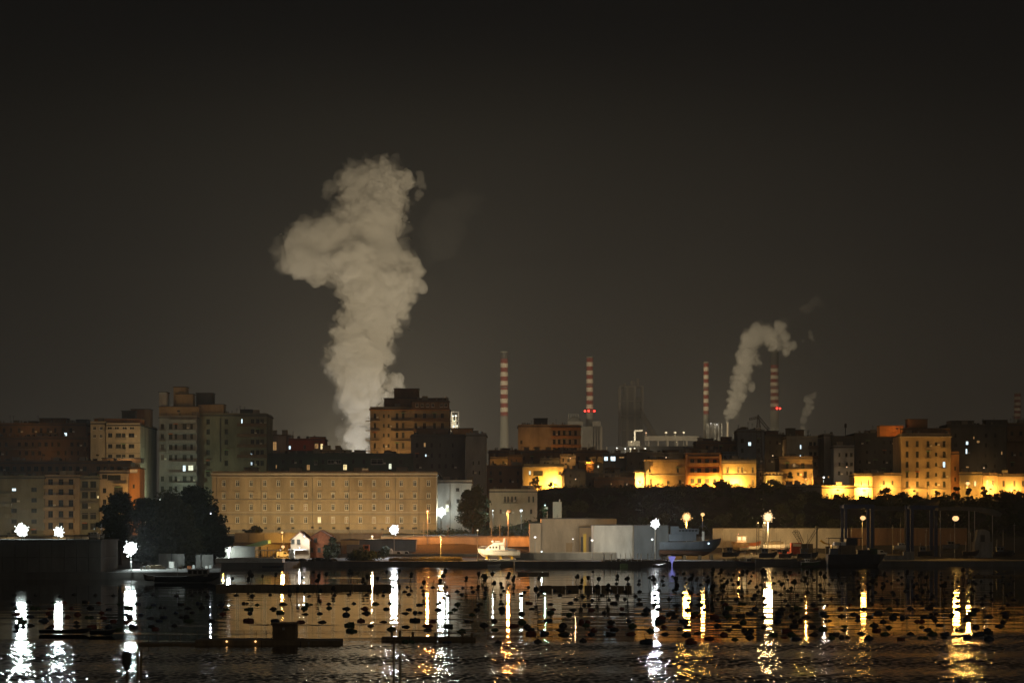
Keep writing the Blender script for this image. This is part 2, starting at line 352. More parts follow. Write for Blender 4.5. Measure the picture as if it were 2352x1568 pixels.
pl_ = plume('steam_plume', 'leaning steam plume above the thin stack, bending over the dark-topped chimney',
      lean := [B(*q) for q in ((470, 1305, 12), (474, 1285, 18), (485, 1262, 30), (500, 1220, 50), (525, 1150, 58), (550, 1080, 62), (572, 1010, 62), (590, 940, 70), (690, 980, 26), (615, 880, 72), (630, 800, 68), (640, 735, 84), (730, 770, 36), (665, 650, 84),
       (700, 580, 92), (640, 560, 48), (735, 510, 74), (800, 520, 70), (860, 555, 74), (935, 490, 60), (965, 560, 50), (900, 610, 52), (990, 620, 36), (1045, 640, 40), (1000, 670, 28))], 3000, M['steam'], 1.1, 3.4, 6, (X(1690, 3000), 3000, 100))
plume('steam_plume', 'slim fading steam plume above the roofs, past the dark-topped chimney',
      [B(*q) for q in ((1140, 1420, 22), (1150, 1370, 26), (1162, 1300, 32), (1180, 1225, 42), (1205, 1180, 38), (1215, 1130, 32), (1232, 1095, 26), (1250, 1062, 18))], 3000, M['thin'], 1.3, 2.6, 7, (X(1850, 3000), 3000, 100))
plume('steam_wisp', 'small torn steam scrap trailing past the dark chimney top', [B(*q) for q in ((1215, 520, 22), (1220, 555, 26), (1235, 580, 18), (1150, 590, 16))], 3000, M['wisp'], 1.3, 3.0, 8, (X(1862, 3000), 3000, 240), 'steam wisp')
plume('steam_wisp', 'faint high steam wisp floating well above the leaning plume', [B(*q) for q in ((1260, 225, 34), (1230, 260, 40), (1310, 265, 30), (1180, 310, 38))], 3000, steam('faint', 0.007, 0.0), 1.5, 4.0, 9, (X(1873, 3000), 3000, 265), 'steam wisp')

rq = random.Random(12)
fr_ = lambda bl, a, k: [(x + rq.uniform(-1, 1) * a, y + rq.uniform(-1.2, .6) * a, r * rq.uniform(k, k + .16)) for x, y, r in bl]
plume('wispy_edge', None, fr_(big, 7, 1.02), 3000, M['fringe'], 2.6, 7.5, 21, tuple(pb.location), parent=pb)
plume('wispy_edge', None, fr_(lean, 3.5, 1.0), 3000, M['fringe'], 1.8, 4.5, 22, tuple(pl_.location), parent=pl_)

# ------------------------------------------------------------------ steelworks, far beyond the town
def chimney(label, vx, vt, vplain, wt, Y, bands, dark=0, red=True, lights=None, wb=None):
    x = X(vx, Y); zt = Z(vt, Y); zp = Z(vplain, Y); g = ground_z(x, Y); r = S(wt, Y) / 2; rb = r * (wb or 1.6)
    t = thing('striped_chimney', label, 'chimney', (x, Y, g), 'tall factory chimneys')
    rad = lambda z: rb + (r - rb) * min(1, (z - g) / (zp - g)) if z < zp else r * (1.06 - 0.06 * (z - zp) / (zt - zp))
    MB().cyl((x, Y, g), (x, Y, zp), rb, rad(zp), 20).build('shaft', M['cgrey'], t, sm=False)
    z1 = zt
    if dark:
        z1 = zt - S(dark, Y); MB().cyl((x, Y, z1), (x, Y, zt), r * 1.03, r * 1.03, 20).build('sooty_crown', M['iron'], t)
    n = bands; h = (z1 - zp) / n
    for i in range(n):
        a = z1 - h * (i + 1); b = z1 - h * i
        MB().cyl((x, Y, a), (x, Y, b), rad(a + .01), rad(b), 20, caps=False).build('paint_band', M['cred'] if (i % 2 == 0) else M['cwhite'], t)
    MB().cyl((x, Y, zt), (x, Y, zt + 1.5), r * 1.08, r * 1.08, 20).build('rim', M['cgrey'], t)
    for k in ((zp - 0.6), (zp + (z1 - zp) * 0.5)):
        MB().cyl((x, Y, k), (x, Y, k + 1.0), rad(k) + 1.4, rad(k) + 1.4, 20).build('gallery', M['plant'], t)
    for a in lights or ():
        px = x + math.sin(a) * (r + 2.2); py = Y - math.cos(a) * (r + 2.2)
        MB().ball((px, py, zp + 2.2), 1.15).build('warning_light', M['redlamp'], t)
M['redlamp'] = glow('red_warning_lens', (1.0, 0.03, 0.02), 9.0)
chimney('red and white chimney without lights, standing alone beyond the tower block', 1158, 810, 956, 17.5, 3200, 13, 14)
chimney('red and white chimney with a ring of red lights over the orange apartment block', 1354.5, 822, 948, 15.5, 3200, 13, 0, lights=(-1.2, -0.25, 1.1))
chimney('slim bright red and white chimney rising right behind the dark treetops', 1622, 834, 952, 12.0, 3100, 13, 0)
chimney('dark-topped red and white chimney with two red lights under the bending plume', 1779, 810, 942, 18.0, 3300, 13, 28, lights=(0.35, 1.2))
chimney('faint distant red and white chimney at the edge of the town', 2337, 905, 962, 15.0, 3900, 9, 0)

def plant_box(name, label, cat, vx0, vx1, vt, Y, D, mat, zb=None):
    x0, x1 = X(vx0, Y), X(vx1, Y); zb = 8 if zb is None else zb
    t = thing(name, label, cat, ((x0 + x1) / 2, Y, zb)); MB().box(x0, x1, Y, Y + D, zb, Z(vt, Y)).build('body', mat, t); return t
Yp = 3400
# blast furnace: framed tower with skip incline
x0, x1 = X(1424, Yp), X(1476, Yp)
t = thing('blast_furnace', 'hazy framed blast furnace tower with a sloping conveyor beyond the town', 'furnace', ((x0 + x1) / 2, Yp, 8))
mb = MB(); zt = Z(886, Yp)
for xx in (x0, x0 + (x1 - x0) * .33, x0 + (x1 - x0) * .66, x1):
    for yy in (Yp, Yp + 26): mb.box(xx - 1.3, xx + 1.3, yy - 1.3, yy + 1.3, 8, zt)
for k in range(9):
    zz = 20 + (zt - 20) * (k + 1) / 9
    mb.box(x0 - 1.5, x1 + 1.5, Yp - 1.5, Yp + 27.5, zz - 1.2, zz)
mb.build('steel_frame', M['plant'], t)
MB().box(x0 + 3, x1 - 3, Yp + 3, Yp + 23, 8, zt - 14).build('cladding', M['iron'], t); MB().box(x0 + 5, x1 - 10, Yp + 5, Yp + 20, zt - 13.9, zt + 1).build('hopper', M['iron'], t)
MB().lathe(((x0 + x1) / 2, Yp + 13, 8), [(11, 0), (12, 60), (8, 105), (6, 140), (5, zt - 12)], 16).build('furnace_shaft', M['plant'], t)
for k, w in enumerate((0.2, 0.55, 0.8)):
    MB().cyl((x0 + (x1 - x0) * w, Yp + 8, zt), (x0 + (x1 - x0) * w, Yp + 8, zt + 4 + 3 * k), 2.0).build('vent_pipe', M['plant'], t)
mb = MB(); a = Vector((x1 - 6, Yp + 10, Z(935, Yp))); b = Vector((X(1512, Yp), Yp + 10, Z(1012, Yp)))
mb.cyl(a, b, 4.0, 4.0, 6); mb.build('conveyor', M['plant'], t)
# power station with domes and cladding by the lit chimney
t = thing('power_station', 'grey power station with roof vents around the foot of the red-lit chimney', 'power station', (X(1345, 3150), 3150, 8))
for (a, b, vt, d) in ((1304, 1340, 966, 30), (1340, 1384, 978, 40), (1362, 1380, 966, 20), (1290, 1310, 986, 30)):
    MB().box(X(a, 3150), X(b, 3150), 3160, 3160 + d, 8, Z(vt, 3150)).build('block', M['plantg'], t)
MB().lathe((X(1320, 3150), 3175, Z(966, 3150)), [(9, 0), (7.5, 3), (4, 5.5), (0.5, 6.5)], 14).build('dome', M['plantg'], t)
for k in range(5):
    xx = X(1307 + k * 5.5, 3150); MB().box(xx - .7, xx + .7, 3172, 3174, Z(965, 3150), Z(948, 3150)).build('roof_vent', M['plantg'], t)
for k in range(7):
    xx = X(1343 + k * 6, 3150); MB().box(xx - .6, xx + .6, 3158.5, 3159.8, 100, Z(980, 3150)).build('rib', M['plantg'], t)
# conveyor gallery with lamps
t = thing('conveyor_bridge', 'long hazy conveyor gallery on trestles with a row of lamps', 'conveyor', (X(1540, 3000), 3000, 8))
MB().box(X(1480, 3000), X(1605, 3000), 3000, 3010, Z(1012, 3000), Z(1001, 3000)).build('gallery', M['plant'], t)
for k in range(6):
    xx = X(1490 + k * 22, 3000); MB().box(xx - 1, xx + 1, 3002, 3006, 8, Z(1012, 3000)).build('trestle', M['plant'], t)
# lit pumping building left of the gallery
t = plant_box('pump_house', 'small floodlit plant building with a bent pipe beside the conveyor', 'plant building', 1443, 1470, 1012, 2700, 20, M['plantg'])
mb = MB(); mb.cyl((X(1458, 2700), 2700, Z(1012, 2700)), (X(1458, 2700), 2700, Z(989, 2700)), 1.0); mb.cyl((X(1458, 2700), 2700, Z(989, 2700)), (X(1476, 2700), 2700, Z(988, 2700)), 1.0); mb.build('bent_pipe', M['steel'], t)
t = plant_box('plant_shed', 'long dark works shed behind the roofs with lamps along its eaves', 'plant building', 1395, 1600, 1024, 2500, 30, M['plant'])
# thin stack and ring gantry
x = X(1671.5, 3000); t = thing('vent_stack', 'thin pale vent stack under the leaning steam plume', 'stack', (x, 3000, 8)); MB().cyl((x, 3000, 8), (x, 3000, Z(969, 3000)), 2.2, 1.2, 10).build('pipe', M['cwhite'], t); MB().cyl((x, 3000, Z(971, 3000)), (x, 3000, Z(969.5, 3000)), 2, 2, 10).build('rim', M['steel'], t)
x = X(1641, 3050); t = thing('gas_holder', 'small lit round tank with a domed rim beside the slim chimney', 'tank', (x, 3050, 8)); MB().lathe((x, 3050, 8), [(8.5, 0), (8.5, Z(978, 3050) - 8), (7, Z(972, 3050) - 8), (2, Z(969, 3050) - 8)], 16).build('shell', M['plantg'], t)
mb = MB()
for k in range(12):
    a = k * math.pi / 6; mb.bar((x + 9 * math.cos(a), 3050 + 9 * math.sin(a), 60), (x + 9 * math.cos(a), 3050 + 9 * math.sin(a), Z(972, 3050)), 0.5)
mb.build('rail', M['steel'], t)
t = thing('plant_tower', 'slender plant tower dotted with greenish white lamps behind the tower block', 'plant tower', (X(1045, 2600), 2600, 8))
mb = MB()
for dx in (-3.5, 3.5):
    for dy in (0, 7): mb.box(X(1045, 2600) + dx - .5, X(1045, 2600) + dx + .5, 2600 + dy - .5, 2600 + dy + .5, 8, Z(946, 2600))
for k in range(8): mb.box(X(1045, 2600) - 4, X(1045, 2600) + 4, 2599.5, 2607.5, 60 + k * 9, 60.6 + k * 9)
mb.build('frame', M['iron'], t)
# ------------------------------------------------------------------ building kit
_wm = {}
def window_mesh(w, h, style):
    k = (round(w, 2), round(h, 2), style)
    if k in _wm: return _wm[k]
    mb = MB(); fw = min(0.10, w * 0.14) if style != 'b' else 0.17; a = w / 2
    mb.box(-a, -a + fw, 0, .09, 0, h); mb.box(a - fw, a, 0, .09, 0, h); mb.box(-a + fw, a - fw, 0, .09, 0, fw); mb.box(-a + fw, a - fw, 0, .09, h - fw, h)
    if w > 0.8: mb.box(-fw * .45, fw * .45, .005, .085, fw, h - fw)
    if h > 1.9: mb.box(-a + fw, -fw * .45, .01, .08, h * .68, h * .68 + fw * .7); mb.box(fw * .45, a - fw, .01, .08, h * .68, h * .68 + fw * .7)
    mb.box(-a - .08, a + .08, -.26, -.002, -.10, -.004)
    f = mb.mesh('window', M['frame'] if style != 'd' else M['framed'])
    p = MB().box(-a + fw * .6, a - fw * .6, .045, .06, fw * .5, h - fw * .5)
    ps = {q: p.mesh('pane_' + q, M[q]) for q in ('glass', 'warm', 'cool', 'pale', 'shutter', 'dimwarm')}
    s = MB()
    for sg in (-1, 1):
        c = sg * (a + a * 0.48 + .03); s.box(c - a * .48, c + a * .48, -.24, -.19, 0, h)
    _wm[k] = (f, ps, s.mesh('shutter', M['shutter'])); return _wm[k]

def facade(mb, x0, x1, z0, z1, y, holes, dep=0.3):
    xs = sorted(set([x0, x1] + [q for h in holes for q in h[:2]])); zs = sorted(set([z0, z1] + [q for h in holes for q in h[2:]]))
    for i in range(len(xs) - 1):
        a, b = xs[i], xs[i + 1]; mx = (a + b) / 2; run = None
        for j in range(len(zs) - 1):
            mz = (zs[j] + zs[j + 1]) / 2
            if any(h[0] < mx < h[1] and h[2] < mz < h[3] for h in holes):
                if run is not None: mb.quad((a, y, run), (b, y, run), (b, y, zs[j]), (a, y, zs[j])); run = None
            elif run is None: run = zs[j]
        if run is not None: mb.quad((a, y, run), (b, y, run), (b, y, z1), (a, y, z1))
    for a, b, c, d in holes:
        q = y + dep
        mb.quad((a, y, c), (a, y, d), (a, q, d), (a, q, c)); mb.quad((b, y, c), (b, q, c), (b, q, d), (b, y, d))
        mb.quad((a, y, c), (a, q, c), (b, q, c), (b, y, c)); mb.quad((a, y, d), (b, y, d), (b, q, d), (a, q, d))
        mb.quad((a, q, c), (b, q, c), (b, q, d), (a, q, d))

def grid(cols, rows, w, h, st='glass', odd=None, p=0.0, frame='l'):
    """window list: centres in frame units; odd = {(col,row): pane}"""
    return [(c, r, w, h, (odd or {}).get((i, j), st), frame) for j, r in enumerate(rows) for i, c in enumerate(cols) if (odd or {}).get((i, j)) != 'none']

FRONTS = []
def bld(label, vx0, vx1, vt, Y, D, mat, wins=(), balc=(), huts=(), name='apartment_building', cat='building', roof='roof', zb=None, bands=(), shut=False, par=0.7, lip=0.35, aer=0, group=None, pipes=()):
    x0, x1 = X(vx0, Y), X(vx1, Y); xc = (x0 + x1) / 2; zt = Z(vt, Y)
    if zb is None: zb = min(ground_z(x0, Y), ground_z(x1, Y), ground_z(xc, Y + D)) - 1.0
    t = thing(name, label, cat, (xc, Y, zb), group); FRONTS.append((vx0, vx1, Y))
    mb = MB(); holes = []; ws = []
    for c, r, w, h, st, fr in wins:
        w_, h_ = S(w, Y), S(h, Y); wx, wz = X(c, Y), Z(r, Y)
        hl = (wx - w_ / 2, wx + w_ / 2, wz - h_ / 2, wz + h_ / 2)
        if hl[2] < zb + .2 or hl[3] > zt - .1 or hl[0] < x0 + .1 or hl[1] > x1 - .1: continue
        holes.append(hl); ws.append((wx, wz - h_ / 2, w_, h_, st, fr))
    facade(mb, x0, x1, zb, zt, Y, holes)
    mb.quad((x0, Y + D, zb), (x0, Y + D, zt), (x1, Y + D, zt), (x1, Y + D, zb))
    mb.quad((x0, Y, zb), (x0, Y, zt), (x0, Y + D, zt), (x0, Y + D, zb)); mb.quad((x1, Y, zb), (x1, Y + D, zb), (x1, Y + D, zt), (x1, Y, zt))
    mb.build('wall', M[mat], t)
    o = t['_o']
    for wx, wz, w_, h_, st, fr in ws:
        f, ps, sh = window_mesh(w_ - .02, h_ - .02, fr)
        q = inst(f, 'window', t, (wx - o[0], Y + .17 - o[1], wz + .01 - o[2]))
        inst(ps[st], 'pane', q, (0, 0, 0))
        if shut and st != 'shutter': inst(sh, 'shutter', q, (0, 0, 0))
    # roof slab with a low parapet
    rb = MB().box(x0 - lip, x1 + lip, Y - lip, Y + D + lip, zt + .004, zt + .35).build('roof', M[roof], t)
    if par > 0:
        pb = MB()
        pb.box(x0, x1, Y, Y + .25, zt + .354, zt + .354 + par); pb.box(x0, x0 + .25, Y + .252, Y + D, zt + .354, zt + .354 + par); pb.box(x1 - .25, x1, Y + .252, Y + D, zt + .354, zt + .354 + par)
        pb.build('parapet', M[mat], rb)
    for (a, b, top, m2, dy) in huts:
        hx0, hx1, hz = X(a, Y), X(b, Y), Z(top, Y + dy)
        hb = MB().box(hx0, hx1, Y + dy, Y + dy + min(D * .6, 8), zt + .354, hz).build('stair_hut', M[m2], t)
        MB().box(hx0 - .25, hx1 + .25, Y + dy - .25, Y + dy + min(D * .6, 8) + .25, hz + .004, hz + .24).build('hut_roof', M['roof'], hb)
    for (a, b, v, dep, rl, m2) in balc:          # slab plus railing
        bx0, bx1, bz = X(a, Y), X(b, Y), Z(v, Y)
        sb = MB().box(bx0, bx1, Y - dep, Y - .004, bz - .24, bz).build('balcony', M[m2], t)
        rb_ = MB(); ym = Y - dep + .03
        if rl == 'solid':
            rb_.box(bx0 + .03, bx1 - .03, ym, ym + .10, bz + .004, bz + 1.0); rb_.box(bx0 + .03, bx0 + .12, ym + .104, Y - .01, bz + .004, bz + 1.0); rb_.box(bx1 - .12, bx1 - .03, ym + .104, Y - .01, bz + .004, bz + 1.0)
            rb_.build('railing', M[m2], sb)
        else:
            rb_.box(bx0 + .03, bx1 - .03, ym, ym + .06, bz + .98, bz + 1.05); n = max(2, int((bx1 - bx0) / .35))
            for k in range(n + 1):
                q = bx0 + .05 + (bx1 - bx0 - .1) * k / n; rb_.box(q - .025, q + .025, ym + .01, ym + .05, bz + .004, bz + .98)
            rb_.build('railing', M['rail'], sb)
    for (a, b, v, th, pr, m2) in bands:
        MB().box(X(a, Y), X(b, Y), Y - pr, Y - .004, Z(v, Y) - S(th, Y) / 2, Z(v, Y) + S(th, Y) / 2).build('cornice', M[m2], t)
    for v in pipes:
        MB().cyl((X(v, Y), Y - .12, zb), (X(v, Y), Y - .12, zt - .2), .09, n=6).build('downpipe', M['trimd'], t)
    rnd = random.Random(hash_(label)); w_ = vx1 - vx0
    if name not in ('barracks', 'penthouse') and len(ws) > 3:
        for wx, wz, a_, h_, st, fr in ws:
            if rnd.random() < .16:
                inst(KIT['ac'], 'air_conditioner', t, (wx + a_ * .5 + .55 - o[0], Y - o[1], wz + .1 - o[2]))
            elif rnd.random() < .10 and a_ > .8:
                inst(KIT['awning' if rnd.random() < .6 else 'awning2'], 'awning', t, (wx - o[0], Y - o[1], wz + h_ + .1 - o[2]))
    for k in range(int(w_ / 11) if name != 'barracks' else 6):
        ax = x0 + (x1 - x0) * rnd.uniform(.05, .95); ay = Y + rnd.uniform(.8, D * .6); zq = zt + .354; kk = rnd.choice(('tank', 'chim', 'chim', 'vent', 'shed'))
        inst(KIT[kk], {'tank': 'water_tank', 'chim': 'chimney', 'vent': 'vent_pipe', 'shed': 'roof_locker'}[kk], t, (ax - o[0], ay - o[1], zq - o[2]))
    for k in range(aer):
        ax = x0 + (x1 - x0) * rnd.uniform(.08, .92); ay = Y + rnd.uniform(1, D * .8); hgt = rnd.uniform(2.0, 4.2)
        ab = MB(); zq = zt + .354; ab.cyl((ax, ay, zq), (ax, ay, zq + hgt), .06, n=4)
        for q in range(3): ab.box(ax - .5 + .1 * q, ax + .5 - .1 * q, ay - .03, ay + .03, zq + hgt - .2 - q * .35, zq + hgt - .14 - q * .35)
        ab.build('aerial', M['iron'], t)
    return t
KIT = {'ac': MB().box(-.42, .42, -.36, -.004, 0, .6).box(-.3, .3, -.38, -.364, .08, .52).mesh('air_conditioner', M['frame']),
       'awning': MB().prism([(-.9, 0), (.9, 0), (.9, .06), (-.9, .06)], -.9, -.004).box(-.9, .9, -.92, -.904, -.25, .06).mesh('awning', M['green']),
       'awning2': MB().prism([(-.8, 0), (.8, 0), (.8, .06), (-.8, .06)], -.8, -.004).box(-.8, .8, -.82, -.804, -.3, .06).mesh('awning', M['orangep']),
       'tank': MB().lathe((0, 0, 0), [(.55, 0), (.6, .1), (.6, 1.2), (.45, 1.4), (.1, 1.45)], 10).mesh('water_tank', M['plantg']),
       'chim': MB().box(-.3, .3, -.3, .3, 0, 1.3).box(-.4, .4, -.4, .4, 1.304, 1.42).box(-.2, .2, -.2, .2, 1.424, 1.7).mesh('chimney', M['trimd']),
       'vent': MB().cyl((0, 0, 0), (0, 0, 1.6), .11, n=6).cyl((0, 0, 1.6), (0, 0, 1.75), .22, n=6).mesh('vent_pipe', M['iron']),
       'shed': MB().box(-1.1, 1.1, -.8, .8, 0, 1.9).box(-1.25, 1.25, -.95, .95, 1.904, 2.02).mesh('roof_locker', M['trimd'])}
def hash_(s):
    h = 7
    for c in s: h = (h * 31 + ord(c)) % 100003
    return h

# ---- the barracks
bc = [514 + 31.35 * i for i in range(16)]; rnd = random.Random(3)
wl = []
for j, (r, h) in enumerate(((1109.5, 14), (1137.5, 13.5), (1164.5, 14.5), (1193.5, 15))):
    for i, c in enumerate(bc):
        st = 'shutter' if (j == 0 and i in (2, 3, 8, 9, 10, 11)) or (j == 3 and i in (2, 3, 4, 14)) or (j == 1 and i in (0, 1)) or rnd.random() < .08 else 'glass'
        if (j, i) in ((3, 7),): st = 'warm'
        if (j, i) in ((3, 11), (3, 12), (2, 6), (3, 8), (3, 9)): st = 'dimwarm'
        wl.append((c, r, 8.8, h, st, 'b'))
wl += [(c + 2, 1211.8, 7, 4.2, 'shutter', 'd') for i, c in enumerate(bc) if i not in (0, 1, 6, 10, 15)]
t = bld('long ochre four-storey barracks with rows of paired windows above the waterfront road', 487, 1003, 1091, 900, 38, 'ochre', wl,
        huts=((555, 584, 1074, 'ochre', 8), (660, 685, 1073.5, 'ochre', 8), (809, 834, 1073, 'ochre', 8), (908, 933, 1072, 'ochre', 8)), name='barracks',
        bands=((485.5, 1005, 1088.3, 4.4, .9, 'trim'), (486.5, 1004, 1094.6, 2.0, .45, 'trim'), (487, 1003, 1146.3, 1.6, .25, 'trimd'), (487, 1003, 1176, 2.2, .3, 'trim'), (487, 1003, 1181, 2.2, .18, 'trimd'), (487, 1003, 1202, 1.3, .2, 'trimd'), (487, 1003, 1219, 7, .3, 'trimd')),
        par=1.0, lip=.6, pipes=(498, 600, 718, 802, 908, 962), aer=5)
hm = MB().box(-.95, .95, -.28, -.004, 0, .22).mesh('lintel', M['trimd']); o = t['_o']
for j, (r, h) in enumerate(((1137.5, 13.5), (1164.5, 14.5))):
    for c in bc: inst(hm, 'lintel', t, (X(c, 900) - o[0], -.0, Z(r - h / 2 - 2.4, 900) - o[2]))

# ---- left quarter
rnd = random.Random(11)
def rw(lit, pool=('glass', 'glass', 'shutter')):
    return lambda n: [rnd.choice(pool) for _ in range(n)]
def loose(cols, rows, w, h, fr='d', miss=.12):
    return [(c + rnd.uniform(-1, 1), r, w * rnd.choice((.8, 1, 1, 1.2)), h, rnd.choice(('glass', 'glass', 'shutter')), fr) for r in rows for c in cols if rnd.random() > miss]
bld('long dark red-brown apartment block along the town edge with a roof hut', -40, 198, 977, 1040, 16, 'brown', loose(range(-25, 195, 17), (988, 1011, 1034, 1057), 6.5, 11) + [(150.5, 997, 7, 8, 'cool', 'd')],
    huts=((86, 148, 961, 'brown', 4), (60, 78, 968, 'dark', 5), (171, 196, 964, 'dark', 4)), balc=[(30 + 46 * k, 62 + 46 * k, v, 1.3, 'solid', 'brown') for k in range(4) for v in (1018, 1041)], aer=5)
bld('dark brown terrace house row with a pale roof strip under the red-brown block', -40, 205, 1008, 985, 14, 'brown', loose(range(-30, 200, 15), (1020, 1040), 6, 10), balc=[(20, 90, 1030, 1.2, 'bars', 'trimd'), (120, 200, 1034, 1.2, 'solid', 'brown')], aer=3)
bld('narrow dark red gable-end house against the cream corner block', 203, 246, 997, 955, 26, 'red', [(214, 1022, 5, 9, 'shutter', 'd'), (230, 1048, 5, 9, 'glass', 'd')], par=.3, name='town_house')
bld('low dark flats with glazed verandas under the red gable house', -40, 300, 1064, 925, 14, 'brown', loose(range(-30, 295, 16), (1076, 1096), 9, 11), balc=[(170, 250, 1103, 1.3, 'solid', 'brown'), (0, 60, 1086, 1.2, 'bars', 'trimd')], huts=((230, 320, 1052, 'brown', 4),), aer=4)
bld('olive front flats with a wide plain bay and small square windows by the pier', -40, 102, 1099, 885, 16, 'olive', [(26, 1104, 10, 9, 'shutter', 'd'), (32, 1124, 10, 7, 'cool', 'd')] + grid((32, 78), (1124, 1148, 1172, 1197, 1220), 13, 10, 'shutter', {(0, 0): 'none'}, frame='d'), balc=[(-10, 27, v, 1.4, 'solid', 'olive') for v in (1139, 1163, 1187)], aer=3)
bld('ochre front flats with long stacked balconies beside the plain bay', 102.5, 183, 1097, 886, 16, 'tan', grid((116, 140, 163), (1107, 1130, 1155, 1180, 1207), 11, 15, 'glass', frame='d'), balc=[(101, 171, v, 1.6, 'solid', 'tan') for v in (1120, 1143, 1171, 1198, 1224)], aer=2)
bld('shadowed flats with dark recessed loggias between the balconied flats and the trees', 184, 228, 1100, 887, 16, 'olive', grid((195, 214), (1112, 1136, 1160, 1184, 1208), 14, 15, 'shutter', {(1, 2): 'none'}, frame='d') + [(225, 1141, 3, 6, 'warm', 'd')], balc=[(186, 227, v, 1.2, 'bars', 'trimd') for v in (1126, 1153, 1179)], aer=2)
bld('cream front flats with dark balcony openings beside the orange wall', 229, 293, 1087, 889, 15, 'cream', [(240, 1094, 12, 10, 'shutter', 'd'), (262, 1096, 30, 12, 'shutter', 'd'), (272, 1126, 20, 16, 'shutter', 'd'), (272, 1152, 20, 16, 'shutter', 'd'), (240, 1126, 8, 11, 'glass', 'd'), (240, 1152, 8, 11, 'glass', 'd'), (250, 1180, 10, 12, 'glass', 'd')], balc=[(262, 292, 1109, 1.2, 'bars', 'trimd'), (262, 292, 1136, 1.2, 'bars', 'trimd')], aer=2)
bld('narrow orange-lit house wall with a glazed top floor below the cream corner block', 294, 321, 1076, 892, 12, 'orange', [(307, 1081, 18, 8, 'dimwarm', 'l'), (307, 1116, 5, 9, 'shutter', 'd')], par=.2, name='town_house')
# cream corner block
fl = (999, 1024, 1048, 1073, 1097)
bld('tall cream corner block with lit top gallery and plain olive end wall', 244, 322, 978, 945, 44, 'cream', [(c, 983.5, 11, 7.5, 'glass', 'l') for c in (252, 268, 286, 303, 316)] + [(c, r, w, 9.5, s, 'd') for r in fl for c, w, s in ((253, 10, 'glass'), (272, 12, 'shutter'), (284, 8, 'shutter'), (302, 13, 'glass'))],
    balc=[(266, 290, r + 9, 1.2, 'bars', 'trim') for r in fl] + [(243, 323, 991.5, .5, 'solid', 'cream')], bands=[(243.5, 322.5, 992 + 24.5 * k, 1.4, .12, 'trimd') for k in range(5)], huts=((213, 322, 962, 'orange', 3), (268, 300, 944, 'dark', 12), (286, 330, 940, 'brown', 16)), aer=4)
t = bld('side wing with orange parapet stepping off the cream corner block', 208, 243.5, 974, 946, 12, 'cream', grid((217, 232), (983, 1001), 7, 8, 'glass', frame='l'), name='roof_wing_building', aer=1)
# stepped tower
bld('tallest grey tower block with stepped orange penthouse and roof cabins', 366, 453, 960, 965, 30, 'grey', [(c, r, w, 12, s, 'd') for r in (979, 1002, 1026, 1050, 1099, 1122) for c, w, s in ((373, 7, 'glass'), (392, 8, 'shutter'), (404, 6, 'glass'), (424, 9, 'shutter'), (440, 6, 'glass'))] + [(423, 1075, 7, 14, 'cool', 'l'), (438, 1074, 12, 13, 'pale', 'l'), (447, 1088, 7, 7, 'cool', 'd')],
    balc=[(387, 452, v, 1.4, 'solid', 'grey') for v in (970, 993, 1017, 1041, 1066, 1090, 1114)] + [(365, 380, v, 1.2, 'bars', 'trimd') for v in (988, 1012, 1036)], huts=((362, 379, 901, 'white', 4), (392, 421, 889, 'tan', 8), (400, 438, 905, 'tan', 6), (440, 478, 903, 'dark', 14), (363, 456, 934, 'tan', 2.5)), aer=5)
bld('dark olive-brown wing of the tall tower with small end balconies', 454, 612, 955, 968, 26, 'olive', [(c, r, 8, 12, s, 'd') for r in (968, 991, 1015, 1039, 1063, 1087) for c, s in ((478, 'shutter'), (520, 'shutter'), (580, 'glass'), (592, 'glass'), (602, 'shutter'))] + [(555.5, 968, 3.6, 13, 'cool', 'd'), (577.5, 1046, 5, 12, 'cool', 'd'), (577.5, 1064, 5, 8, 'cool', 'd')],
    balc=[(545, 613, v, 1.5, 'solid', 'brown') for v in (978, 1002, 1026, 1050)] + [(545, 613, 957, .9, 'bars', 'trimd')], bands=((505, 507, 1010, 100, .3, 'dark'),), huts=((454, 512, 929, 'tan', 2), (548, 575, 941, 'dark', 6)), aer=4)
bld('low grey house with flared flat roof beside the tall tower wing', 614, 656, 1000, 1045, 14, 'slate', [(631, 1024, 9, 20, 'dimwarm', 'd')], lip=1.2, par=0, name='town_house')
bld('low red house with one white-lit window behind the barracks roof', 633, 746, 1010, 1060, 16, 'red', [(665.5, 1027.5, 5, 9, 'cool', 'd'), (727, 1024, 9, 12, 'dimwarm', 'l'), (739, 1025, 6, 13, 'warm', 'l'), (700, 1026, 6, 9, 'shutter', 'd')], huts=((712, 745, 1004, 'orange', 1),), par=.3, name='town_house', aer=2)
bld('small orange roof house before the red house, facing the barracks roof', 716, 790, 1036, 1025, 14, 'tan', [(729, 1038, 4, 8, 'shutter', 'd'), (752, 1042, 6, 6, 'shutter', 'd')], par=.4, name='town_house')
bld('long dark green-black block behind the barracks roof with a few lit windows', 612, 948, 1047, 975, 14, 'darkgreen', [(792 + .5, 1072.5, 9, 13, 'warm', 'l'), (896, 1070.5, 7, 13, 'pale', 'd'), (708, 1073, 8, 13, 'dimwarm', 'd'), (634.5, 1071, 2.5, 9, 'dimwarm', 'd'), (760, 1060, 15, 9, 'glass', 'l'), (777, 1060, 13, 9, 'glass', 'l'), (725, 1062, 7, 9, 'glass', 'l'), (866, 1060, 28, 12, 'glass', 'l')] + loose((650, 672, 690, 742, 812, 836, 920), (1060, 1080), 7, 10), huts=((745, 830, 1040, 'darkgreen', 5), (650, 720, 1036, 'dark', 6)), aer=6)
